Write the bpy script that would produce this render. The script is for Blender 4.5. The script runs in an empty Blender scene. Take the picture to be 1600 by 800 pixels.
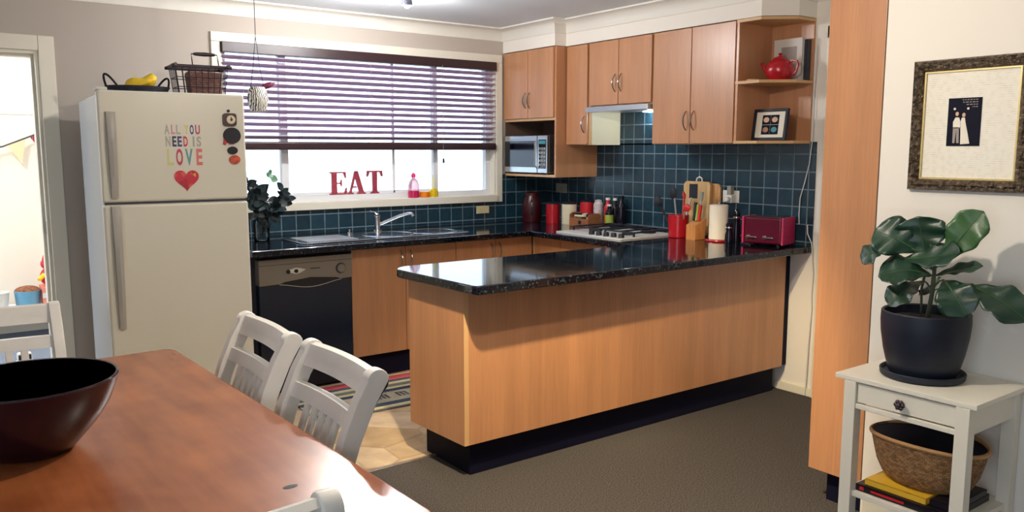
import bpy, bmesh, math, random
from mathutils import Vector, Matrix
from mathutils.geometry import tessellate_polygon
random.seed(7)
PI = math.pi
sc = bpy.context.scene
COL = sc.collection

# ------------------------------------------------------------------ helpers
def lin(r, g, b):
    f = lambda c: (c/255/12.92) if c/255 <= 0.04045 else ((c/255+0.055)/1.055)**2.4
    return (f(r), f(g), f(b), 1.0)

class MB:
    """collects shapes into one mesh"""
    def __init__(s): s.v = []; s.f = []; s.m = []; s.cur = 0
    def add(s, vs, fs):
        o = len(s.v); s.v += [tuple(p) for p in vs]
        for f in fs: s.f.append([i+o for i in f]); s.m.append(s.cur)
        return s
    def bm(s, bm):
        bm.verts.index_update()
        return s.add([v.co[:] for v in bm.verts], [[v.index for v in f.verts] for f in bm.faces])
    def box(s, x0, x1, y0, y1, z0, z1, b=0.0, seg=2):
        x0, x1 = min(x0, x1), max(x0, x1); y0, y1 = min(y0, y1), max(y0, y1); z0, z1 = min(z0, z1), max(z0, z1)
        bm = bmesh.new(); bmesh.ops.create_cube(bm, size=1)
        for v in bm.verts:
            v.co = ((x0+x1)/2+v.co.x*(x1-x0), (y0+y1)/2+v.co.y*(y1-y0), (z0+z1)/2+v.co.z*(z1-z0))
        b = min(b, 0.45*min(x1-x0, y1-y0, z1-z0))
        if b > 0: bmesh.ops.bevel(bm, geom=list(bm.edges), offset=b, segments=seg, affect='EDGES', profile=0.5)
        s.bm(bm); bm.free(); return s
    def lathe(s, prof, c=(0, 0, 0), n=32, sx=1, sy=1):
        """prof: (r, z) pairs bottom to top"""
        vs = []; fs = []; k = len(prof)
        for r, z in prof:
            for i in range(n):
                a = 2*PI*i/n; vs.append((c[0]+r*math.cos(a)*sx, c[1]+r*math.sin(a)*sy, c[2]+z))
        for j in range(k-1):
            for i in range(n):
                a, b = j*n+i, j*n+(i+1) % n; fs.append([a, b, b+n, a+n])
        if prof[0][0] > 1e-5: fs.append(list(range(n))[::-1])
        if prof[-1][0] > 1e-5: fs.append([(k-1)*n+i for i in range(n)])
        return s.add(vs, fs)
    def tube(s, pts, r, n=8, closed=False):
        pts = [Vector(p) for p in pts]; m = len(pts)
        rr = r if isinstance(r, (list, tuple)) else [r]*m
        vs = []; fs = []; up = None
        for i, p in enumerate(pts):
            if closed: t = pts[(i+1) % m]-pts[i-1]
            else: t = pts[min(i+1, m-1)]-pts[max(i-1, 0)]
            t.normalize()
            if up is None:
                up = Vector((0, 0, 1)) if abs(t.z) < 0.9 else Vector((1, 0, 0))
            u = (up - t*up.dot(t))
            if u.length < 1e-6: u = t.orthogonal()
            u.normalize(); w = t.cross(u); up = u
            for k in range(n):
                a = 2*PI*k/n; vs.append(p+(u*math.cos(a)+w*math.sin(a))*rr[i])
        for i in range(m if closed else m-1):
            for k in range(n):
                a, b = i*n+k, i*n+(k+1) % n; c, d = ((i+1) % m)*n+(k+1) % n, ((i+1) % m)*n+k
                fs.append([a, b, c, d])
        if not closed: fs.append(list(range(n))[::-1]); fs.append([(m-1)*n+k for k in range(n)])
        return s.add(vs, fs)
    def cyl(s, p0, p1, r0, r1=None, n=24):
        return s.tube([p0, p1], [r0, r0 if r1 is None else r1], n)
    def prism(s, poly, lo, hi, axis='z', b=0.0):
        """poly in the two other axes (order xyz), extruded from lo to hi"""
        def P(a, c, h):
            return {'z': (a, c, h), 'x': (h, a, c), 'y': (a, h, c)}[axis]
        bm = bmesh.new()
        vs = [bm.verts.new(P(a, c, lo)) for a, c in poly]
        f = bm.faces.new(vs); r = bmesh.ops.extrude_face_region(bm, geom=[f])
        d = Vector(P(0, 0, hi-lo)); nv = [g for g in r['geom'] if isinstance(g, bmesh.types.BMVert)]
        bmesh.ops.translate(bm, vec=d, verts=nv)
        bmesh.ops.recalc_face_normals(bm, faces=bm.faces)
        if b > 0:
            es = [e for e in bm.edges if e.calc_length() > 0 and any(len(x.verts) > 4 or len(poly) == 4 for x in e.link_faces)]
            bmesh.ops.bevel(bm, geom=es, offset=b, segments=2, affect='EDGES', profile=0.5)
        s.bm(bm); bm.free(); return s
    def plate(s, outer, holes, z0, z1, b=0.0):
        loops = [outer]+holes
        pts = [Vector((x, y, 0)) for L in loops for x, y in L]
        tris = tessellate_polygon([[Vector((x, y, 0)) for x, y in L] for L in loops])
        bm = bmesh.new()
        lo = [bm.verts.new((p.x, p.y, z0)) for p in pts]; hi = [bm.verts.new((p.x, p.y, z1)) for p in pts]
        for t in tris:
            try:
                bm.faces.new([hi[i] for i in t]); bm.faces.new([lo[i] for i in reversed(t)])
            except ValueError: pass
        o = 0
        for L in loops:
            n = len(L)
            for i in range(n):
                a, c = o+i, o+(i+1) % n
                bm.faces.new([lo[a], lo[c], hi[c], hi[a]])
            o += n
        bmesh.ops.recalc_face_normals(bm, faces=bm.faces)
        if b > 0:
            es = [e for e in bm.edges if len(e.link_faces) == 2 and abs(e.link_faces[0].normal.dot(e.link_faces[1].normal)) < 0.1
                  and abs(e.verts[0].co.z-e.verts[1].co.z) < 1e-6]
            bmesh.ops.bevel(bm, geom=es, offset=b, segments=3, affect='EDGES', profile=0.5)
        s.bm(bm); bm.free(); return s
    def sphere(s, c, r, seg=16, sx=1, sy=1, sz=1):
        n = seg//2; prof = [(max(r*math.sin(PI*i/n), 1e-6), -r*math.cos(PI*i/n)*sz) for i in range(n+1)]
        return s.lathe(prof, c, seg, sx, sy)
    def grid(s, P):
        """P: rows of points"""
        R, C_ = len(P), len(P[0]); vs = [p for r in P for p in r]
        return s.add(vs, [[i*C_+j, i*C_+j+1, (i+1)*C_+j+1, (i+1)*C_+j] for i in range(R-1) for j in range(C_-1)])
    def rot(s, ang, axis='Z', c=(0, 0, 0)):
        M = Matrix.Translation(c) @ Matrix.Rotation(ang, 4, axis) @ Matrix.Translation(-Vector(c))
        s.v = [tuple(M @ Vector(p)) for p in s.v]; return s
    def move(s, x, y, z): s.v = [(a+x, b+y, c+z) for a, b, c in s.v]; return s

def link_mesh(name, mb, mats, parent=None, org=(0, 0, 0), smooth=35, solid=0):
    me = bpy.data.meshes.new(name)
    me.from_pydata([(x-org[0], y-org[1], z-org[2]) for x, y, z in mb.v], [], mb.f)
    mats = mats if isinstance(mats, (list, tuple)) else [mats]
    for m in mats: me.materials.append(m)
    for p, mi in zip(me.polygons, mb.m): p.material_index = mi
    if smooth:
        for p in me.polygons: p.use_smooth = True
        me.set_sharp_from_angle(angle=math.radians(smooth))
    me.validate()
    bm = bmesh.new(); bm.from_mesh(me); bmesh.ops.recalc_face_normals(bm, faces=bm.faces); bm.to_mesh(me); bm.free()
    o = bpy.data.objects.new(name, me); COL.objects.link(o)
    if parent: o.parent = parent
    if smooth:
        wn = o.modifiers.new('face_weighted_normals', 'WEIGHTED_NORMAL'); wn.keep_sharp = True; wn.weight = 80
    if solid:
        md = o.modifiers.new('thickness', 'SOLIDIFY'); md.thickness = solid; md.offset = 0
    return o

ORG = {}
def thing(name, label, cat, loc=(0, 0, 0), rz=0, group=None, world=True):
    """Empty at the base of a thing; parts given in world coordinates when world"""
    o = bpy.data.objects.new(name, None); COL.objects.link(o); o.empty_display_size = .05
    o.location = loc; o.rotation_euler = (0, 0, rz); o['label'] = label; o['category'] = cat
    if group: o['group'] = group
    ORG[o.name] = tuple(loc) if world else (0, 0, 0)
    return o
def part(name, mb, mats, parent, label=None, smooth=35, solid=0):
    org = ORG[parent.name]
    o = link_mesh(name, mb, mats, parent, org, smooth, solid); ORG[o.name] = org
    if label: o['label'] = label
    return o
def solo(name, mb, mats, label, cat, group=None, smooth=35, solid=0):
    xs = [p[0] for p in mb.v]; ys = [p[1] for p in mb.v]; zs = [p[2] for p in mb.v]
    loc = ((min(xs)+max(xs))/2, (min(ys)+max(ys))/2, min(zs))
    o = link_mesh(name, mb, mats, None, loc, smooth, solid); o.location = loc
    o['label'] = label; o['category'] = cat
    if group: o['group'] = group
    ORG[o.name] = loc
    return o
def struct(name, mb, mats, label=None, smooth=35, parent=None):
    o = link_mesh(name, mb, mats, parent, (0, 0, 0), smooth); o['kind'] = 'structure'
    if label: o['label'] = label
    ORG[o.name] = (0, 0, 0); return o
def dup(root, loc, rz, label, group=None):
    r = root.copy(); COL.objects.link(r); r.location = loc; r.rotation_euler = (0, 0, rz); r['label'] = label
    if group: r['group'] = group
    for ch in list(root.children):
        c = ch.copy(); COL.objects.link(c); c.parent = r
        for g in list(ch.children):
            d = g.copy(); COL.objects.link(d); d.parent = c
    return r

def arc(cx, cy, r, a0, a1, n=8):
    return [(cx+r*math.cos(math.radians(a0+(a1-a0)*i/n)), cy+r*math.sin(math.radians(a0+(a1-a0)*i/n))) for i in range(n+1)]
def rrect(x0, x1, y0, y1, r, n=6):
    return arc(x1-r, y1-r, r, 0, 90, n)+arc(x0+r, y1-r, r, 90, 180, n)+arc(x0+r, y0+r, r, 180, 270, n)+arc(x1-r, y0+r, r, 270, 360, n)
def sweep(path, prof, closed=False):
    """profile (out, z) swept with mitres along a 2D path; room on the right-hand side"""
    P = [Vector(p) for p in path]; n = len(P); mb = MB(); rows = []
    for i in range(n):
        ds = []
        if i > 0: ds.append((P[i]-P[i-1]).normalized())
        if i < n-1: ds.append((P[i+1]-P[i]).normalized())
        ns = [Vector((d.y, -d.x)) for d in ds]
        m = sum(ns, Vector((0, 0))).normalized(); k = 1/max(m.dot(ns[0]), .2)
        rows.append([(P[i].x+m.x*k*o, P[i].y+m.y*k*o, z) for o, z in prof])
    q = len(prof); vs = [p for r in rows for p in r]
    fs = [[i*q+j, i*q+(j+1) % q, (i+1)*q+(j+1) % q, (i+1)*q+j] for i in range(n-1) for j in range(q)]
    fs += [list(range(q)), [(n-1)*q+j for j in range(q)][::-1]]
    return mb.add(vs, fs)

# ------------------------------------------------------------------ materials
def mat(name, col, rough=.5, metal=0, noise=None, bump=None, emit=None, spec=.5, coat=0, trans=0, sheen=0):
    m = bpy.data.materials.new(name); m.use_nodes = True; nt = m.node_tree; b = nt.nodes['Principled BSDF']
    c = lin(*col) if len(col) == 3 else col
    b.inputs['Base Color'].default_value = c; b.inputs['Roughness'].default_value = rough; b.inputs['Metallic'].default_value = metal
    b.inputs['Specular IOR Level'].default_value = spec; b.inputs['Coat Weight'].default_value = coat
    b.inputs['Transmission Weight'].default_value = trans
    if emit: b.inputs['Emission Color'].default_value = lin(*emit[0]); b.inputs['Emission Strength'].default_value = emit[1]
    tc = nt.nodes.new('ShaderNodeTexCoord')
    if noise:   # (scale, amount, stretch xyz)
        sc_, amt, st = noise
        mp = nt.nodes.new('ShaderNodeMapping'); mp.inputs['Scale'].default_value = st; nt.links.new(tc.outputs['Object'], mp.inputs[0])
        n = nt.nodes.new('ShaderNodeTexNoise'); n.inputs['Scale'].default_value = sc_; n.inputs['Detail'].default_value = 6; nt.links.new(mp.outputs[0], n.inputs[0])
        r = nt.nodes.new('ShaderNodeValToRGB'); r.color_ramp.elements[0].position = .3; r.color_ramp.elements[1].position = .7
        r.color_ramp.elements[0].color = [x*(1-amt) for x in c[:3]]+[1]; r.color_ramp.elements[1].color = [min(1, x*(1+amt)) for x in c[:3]]+[1]
        nt.links.new(n.outputs['Fac'], r.inputs[0]); nt.links.new(r.outputs[0], b.inputs['Base Color'])
    if bump:    # (scale, strength, distance)
        n = nt.nodes.new('ShaderNodeTexNoise'); n.inputs['Scale'].default_value = bump[0]; n.inputs['Detail'].default_value = 4; nt.links.new(tc.outputs['Object'], n.inputs[0])
        bp = nt.nodes.new('ShaderNodeBump'); bp.inputs['Strength'].default_value = bump[1]; bp.inputs['Distance'].default_value = bump[2]
        nt.links.new(n.outputs['Fac'], bp.inputs['Height']); nt.links.new(bp.outputs[0], b.inputs['Normal'])
    return m

def nodes(m): return m.node_tree, m.node_tree.nodes['Principled BSDF']
def tile_mat(name, horiz, size, col, grout, mortar=.004, rough=.2):
    """square ceramic tiles on a vertical (or flat) surface; horiz = index of the across axis"""
    m = mat(name, col, rough); nt, b = nodes(m); N = nt.nodes.new; L = nt.links.new
    tc = N('ShaderNodeTexCoord'); sp = N('ShaderNodeSeparateXYZ'); L(tc.outputs['Object'], sp.inputs[0])
    cb = N('ShaderNodeCombineXYZ'); L(sp.outputs[horiz], cb.inputs[0]); L(sp.outputs[2 if horiz < 3 else 1], cb.inputs[1])
    br = N('ShaderNodeTexBrick'); br.offset = 0; br.squash = 1; br.inputs['Scale'].default_value = 1
    br.inputs['Brick Width'].default_value = size; br.inputs['Row Height'].default_value = size; br.inputs['Mortar Size'].default_value = mortar
    br.inputs['Mortar Smooth'].default_value = .3; br.inputs['Bias'].default_value = 0
    c = lin(*col); br.inputs['Color1'].default_value = [x*.8 for x in c[:3]]+[1]; br.inputs['Color2'].default_value = [x*1.25 for x in c[:3]]+[1]; br.inputs['Mortar'].default_value = lin(*grout)
    L(cb.outputs[0], br.inputs['Vector'])
    nz = N('ShaderNodeTexNoise'); nz.inputs['Scale'].default_value = 22; nz.inputs['Detail'].default_value = 5; L(tc.outputs['Object'], nz.inputs[0])
    mx = N('ShaderNodeMix'); mx.data_type = 'RGBA'; mx.blend_type = 'MULTIPLY'; mx.inputs['Factor'].default_value = .45
    rp = N('ShaderNodeValToRGB'); rp.color_ramp.elements[0].color = (.45, .45, .45, 1); rp.color_ramp.elements[0].position = .35; rp.color_ramp.elements[1].position = .65
    L(nz.outputs['Fac'], rp.inputs[0]); L(br.outputs['Color'], mx.inputs['A']); L(rp.outputs[0], mx.inputs['B']); L(mx.outputs['Result'], b.inputs['Base Color'])
    ml = N('ShaderNodeMath'); ml.operation = 'MULTIPLY_ADD'; ml.inputs[1].default_value = -1.0; L(br.outputs['Fac'], ml.inputs[0]); 
    nm = N('ShaderNodeMath'); nm.operation = 'MULTIPLY'; nm.inputs[1].default_value = .5; L(nz.outputs['Fac'], nm.inputs[0]); L(nm.outputs[0], ml.inputs[2])
    bp = N('ShaderNodeBump'); bp.inputs['Strength'].default_value = .6; bp.inputs['Distance'].default_value = .003; L(ml.outputs[0], bp.inputs['Height']); L(bp.outputs[0], b.inputs['Normal'])
    rr = N('ShaderNodeMath'); rr.operation = 'MULTIPLY_ADD'; rr.inputs[1].default_value = .6; rr.inputs[2].default_value = rough; L(br.outputs['Fac'], rr.inputs[0]); L(rr.outputs[0], b.inputs['Roughness'])
    return m
def laminate(name, col):
    m = mat(name, col, .36, coat=.35); nt, b = nodes(m); b.inputs['Coat Roughness'].default_value = .28; N = nt.nodes.new; L = nt.links.new; c = lin(*col)
    tc = N('ShaderNodeTexCoord'); mp = N('ShaderNodeMapping'); mp.inputs['Scale'].default_value = (60, 60, 2.2); L(tc.outputs['Object'], mp.inputs[0])
    n = N('ShaderNodeTexNoise'); n.inputs['Scale'].default_value = 2.2; n.inputs['Detail'].default_value = 7; n.inputs['Roughness'].default_value = .65; L(mp.outputs[0], n.inputs[0])
    mp2 = N('ShaderNodeMapping'); mp2.inputs['Scale'].default_value = (9, 9, .5); L(tc.outputs['Object'], mp2.inputs[0])
    n2 = N('ShaderNodeTexNoise'); n2.inputs['Scale'].default_value = 1.4; n2.inputs['Detail'].default_value = 3; L(mp2.outputs[0], n2.inputs[0])
    ad = N('ShaderNodeMath'); ad.operation = 'ADD'; L(n.outputs['Fac'], ad.inputs[0]); L(n2.outputs['Fac'], ad.inputs[1])
    hf = N('ShaderNodeMath'); hf.operation = 'MULTIPLY'; hf.inputs[1].default_value = .5; L(ad.outputs[0], hf.inputs[0])
    r = N('ShaderNodeValToRGB'); r.color_ramp.elements[0].position = .36; r.color_ramp.elements[1].position = .64
    r.color_ramp.elements[0].color = [x*.84 for x in c[:3]]+[1]; r.color_ramp.elements[1].color = [x*1.12 for x in c[:3]]+[1]
    L(hf.outputs[0], r.inputs[0]); L(r.outputs[0], b.inputs['Base Color'])
    return m
def granite():
    m = mat('black_granite', (8, 10, 20), .07); nt, b = nodes(m); N = nt.nodes.new; L = nt.links.new
    tc = N('ShaderNodeTexCoord'); v = N('ShaderNodeTexVoronoi'); v.inputs['Scale'].default_value = 130; L(tc.outputs['Object'], v.inputs[0])
    r = N('ShaderNodeValToRGB'); r.color_ramp.elements[0].position = .80; r.color_ramp.elements[1].position = .92
    r.color_ramp.elements[0].color = lin(6, 9, 20); r.color_ramp.elements[1].color = lin(44, 56, 64)
    sp = N('ShaderNodeSeparateColor'); L(v.outputs['Color'], sp.inputs[0]); L(sp.outputs[0], r.inputs[0]); L(r.outputs[0], b.inputs['Base Color'])
    return m
def table_wood():
    m = mat('worn_cherry_timber', (140, 70, 38), .2, spec=.55); nt, b = nodes(m); N = nt.nodes.new; L = nt.links.new
    tc = N('ShaderNodeTexCoord'); mp = N('ShaderNodeMapping'); mp.inputs['Scale'].default_value = (9, 1.2, 9); L(tc.outputs['Object'], mp.inputs[0])
    n = N('ShaderNodeTexNoise'); n.inputs['Scale'].default_value = 2; n.inputs['Detail'].default_value = 4; n.inputs['Distortion'].default_value = 0; L(mp.outputs[0], n.inputs[0])
    n2 = N('ShaderNodeTexNoise'); n2.inputs['Scale'].default_value = 5; n2.inputs['Detail'].default_value = 2; L(tc.outputs['Object'], n2.inputs[0])
    mx = N('ShaderNodeMath'); mx.operation = 'ADD'; L(n.outputs['Fac'], mx.inputs[0]); L(n2.outputs['Fac'], mx.inputs[1])
    hf = N('ShaderNodeMath'); hf.operation = 'MULTIPLY'; hf.inputs[1].default_value = .5; L(mx.outputs[0], hf.inputs[0])
    r = N('ShaderNodeValToRGB'); e = r.color_ramp.elements; e[0].position = .36; e[1].position = .66
    e[0].color = lin(124, 66, 36); e[1].color = lin(160, 94, 54); L(hf.outputs[0], r.inputs[0]); L(r.outputs[0], b.inputs['Base Color'])
    # worn polish: patchy gloss
    rr = N('ShaderNodeMapRange'); rr.inputs[1].default_value = .3; rr.inputs[2].default_value = .7; rr.inputs[3].default_value = .25; rr.inputs[4].default_value = .31
    b.inputs['Roughness'].default_value = .27
    bp = N('ShaderNodeBump'); bp.inputs['Strength'].default_value = .02; bp.inputs['Distance'].default_value = .001; L(n.outputs['Fac'], bp.inputs['Height']); L(bp.outputs[0], b.inputs['Normal'])
    return m
def wave_mat(name, c1, c2, scale, axis='X', rough=.7, dist=0, bump=0, sharp=(.45, .55)):
    m = mat(name, c1, rough); nt, b = nodes(m); N = nt.nodes.new; L = nt.links.new
    tc = N('ShaderNodeTexCoord'); w = N('ShaderNodeTexWave'); w.bands_direction = axis; w.inputs['Scale'].default_value = scale; w.inputs['Distortion'].default_value = dist
    w.inputs['Detail'].default_value = 2; w.inputs['Detail Scale'].default_value = 1.5
    L(tc.outputs['Object'], w.inputs[0]); r = N('ShaderNodeValToRGB'); e = r.color_ramp.elements; e[0].position, e[1].position = sharp
    e[0].color = lin(*c1); e[1].color = lin(*c2); L(w.outputs['Fac'], r.inputs[0]); L(r.outputs[0], b.inputs['Base Color'])
    if bump:
        bp = N('ShaderNodeBump'); bp.inputs['Strength'].default_value = bump; bp.inputs['Distance'].default_value = .004; L(w.outputs['Fac'], bp.inputs['Height']); L(bp.outputs[0], b.inputs['Normal'])
    return m
def glass_mat(name, tint=(245, 250, 255), rough=.02):
    m = bpy.data.materials.new(name); m.use_nodes = True; nt = m.node_tree; nt.nodes.clear(); N = nt.nodes.new; L = nt.links.new
    o = N('ShaderNodeOutputMaterial'); t = N('ShaderNodeBsdfTransparent'); t.inputs[0].default_value = lin(*tint); g = N('ShaderNodeBsdfGlossy'); g.inputs['Roughness'].default_value = rough
    f = N('ShaderNodeFresnel'); f.inputs['IOR'].default_value = 1.45; mx = N('ShaderNodeMixShader'); L(f.outputs[0], mx.inputs[0]); L(t.outputs[0], mx.inputs[1]); L(g.outputs[0], mx.inputs[2]); L(mx.outputs[0], o.inputs[0])
    return m
def weave_mat(name, c1, c2, s):
    m = mat(name, c1, .85); nt, b = nodes(m); N = nt.nodes.new; L = nt.links.new; tc = N('ShaderNodeTexCoord')
    br = N('ShaderNodeTexBrick'); br.inputs['Scale'].default_value = s; br.inputs['Mortar Size'].default_value = .03; br.inputs['Brick Width'].default_value = .9; br.inputs['Row Height'].default_value = .35
    sp = N('ShaderNodeSeparateXYZ'); L(tc.outputs['Object'], sp.inputs[0]); ad = N('ShaderNodeMath'); ad.operation = 'ARCTAN2'; L(sp.outputs[1], ad.inputs[0]); L(sp.outputs[0], ad.inputs[1])
    cb = N('ShaderNodeCombineXYZ'); ml = N('ShaderNodeMath'); ml.operation = 'MULTIPLY'; ml.inputs[1].default_value = .18; L(ad.outputs[0], ml.inputs[0]); L(ml.outputs[0], cb.inputs[0]); L(sp.outputs[2], cb.inputs[1]); L(cb.outputs[0], br.inputs['Vector'])
    br.inputs['Color1'].default_value = lin(*c1); br.inputs['Color2'].default_value = lin(*c2); br.inputs['Mortar'].default_value = lin(*[x*.45 for x in c1])
    nz = N('ShaderNodeTexNoise'); nz.inputs['Scale'].default_value = 60; L(tc.outputs['Object'], nz.inputs[0])
    mx = N('ShaderNodeMix'); mx.data_type = 'RGBA'; mx.blend_type = 'OVERLAY'; mx.inputs['Factor'].default_value = .7; L(br.outputs[0], mx.inputs['A']); L(nz.outputs['Fac'], mx.inputs['B']); L(mx.outputs['Result'], b.inputs['Base Color'])
    bp = N('ShaderNodeBump'); bp.inputs['Strength'].default_value = .8; bp.inputs['Distance'].default_value = .006; bp.invert = True; L(br.outputs['Fac'], bp.inputs['Height']); L(bp.outputs[0], b.inputs['Normal'])
    return m
def floor_tile_mat():
    m = mat('stone_look_vinyl', (186, 160, 128), .35); nt, b = nodes(m); N = nt.nodes.new; L = nt.links.new; tc = N('ShaderNodeTexCoord')
    v = N('ShaderNodeTexVoronoi'); v.feature = 'DISTANCE_TO_EDGE'; v.inputs['Scale'].default_value = 3.4; L(tc.outputs['Object'], v.inputs[0])
    v2 = N('ShaderNodeTexVoronoi'); v2.inputs['Scale'].default_value = 3.4; L(tc.outputs['Object'], v2.inputs[0])
    sp = N('ShaderNodeSeparateColor'); L(v2.outputs['Color'], sp.inputs[0])
    r = N('ShaderNodeValToRGB'); e = r.color_ramp.elements; e[0].color = lin(176, 150, 116); e[1].color = lin(206, 186, 160); L(sp.outputs[0], r.inputs[0])
    nz = N('ShaderNodeTexNoise'); nz.inputs['Scale'].default_value = 9; nz.inputs['Detail'].default_value = 8; L(tc.outputs['Object'], nz.inputs[0])
    mx = N('ShaderNodeMix'); mx.data_type = 'RGBA'; mx.blend_type = 'OVERLAY'; mx.inputs['Factor'].default_value = .55; L(r.outputs[0], mx.inputs['A']); L(nz.outputs['Fac'], mx.inputs['B'])
    g = N('ShaderNodeValToRGB'); g.color_ramp.elements[0].position = .0; g.color_ramp.elements[1].position = .03; g.color_ramp.elements[0].color = (.72, .70, .68, 1); L(v.outputs['Distance'], g.inputs[0])
    m2 = N('ShaderNodeMix'); m2.data_type = 'RGBA'; m2.blend_type = 'MULTIPLY'; m2.inputs['Factor'].default_value = 1; L(mx.outputs['Result'], m2.inputs['A']); L(g.outputs[0], m2.inputs['B']); L(m2.outputs['Result'], b.inputs['Base Color'])
    return m
def rug_mat():
    m = mat('striped_flatweave', (150, 145, 130), .95); nt, b = nodes(m); N = nt.nodes.new; L = nt.links.new; tc = N('ShaderNodeTexCoord')
    sp = N('ShaderNodeSeparateXYZ'); L(tc.outputs['Object'], sp.inputs[0])
    mr = N('ShaderNodeMapRange'); mr.inputs[1].default_value = -.34; mr.inputs[2].default_value = .34; L(sp.outputs[1], mr.inputs[0])
    r = N('ShaderNodeValToRGB'); r.color_ramp.interpolation = 'CONSTANT'; e = r.color_ramp.elements
    stops = [(0, (90, 92, 90)), (.06, (196, 182, 140)), (.12, (52, 66, 84)), (.2, (158, 150, 130)), (.46, (34, 50, 72)), (.53, (192, 180, 140)), (.58, (92, 100, 92)), (.66, (186, 176, 146)), (.72, (60, 72, 84)), (.78, (196, 84, 92)), (.9, (214, 196, 170)), (.95, (150, 60, 66))]
    e[0].position = 0; e[0].color = lin(*stops[0][1]); e[1].position = stops[1][0]; e[1].color = lin(*stops[1][1])
    for p, c in stops[2:]: q = e.new(p); q.color = lin(*c)
    L(mr.outputs[0], r.inputs[0])
    nz = N('ShaderNodeTexNoise'); nz.inputs['Scale'].default_value = 90; L(tc.outputs['Object'], nz.inputs[0])
    mx = N('ShaderNodeMix'); mx.data_type = 'RGBA'; mx.blend_type = 'OVERLAY'; mx.inputs['Factor'].default_value = .4; L(r.outputs[0], mx.inputs['A']); L(nz.outputs['Fac'], mx.inputs['B']); L(mx.outputs['Result'], b.inputs['Base Color'])
    return m
def leaf_mat(name, col, vein):
    m = mat(name, col, .38, noise=(9, .25, (1, 1, 1)), bump=(18, .25, .01)); return m

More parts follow.
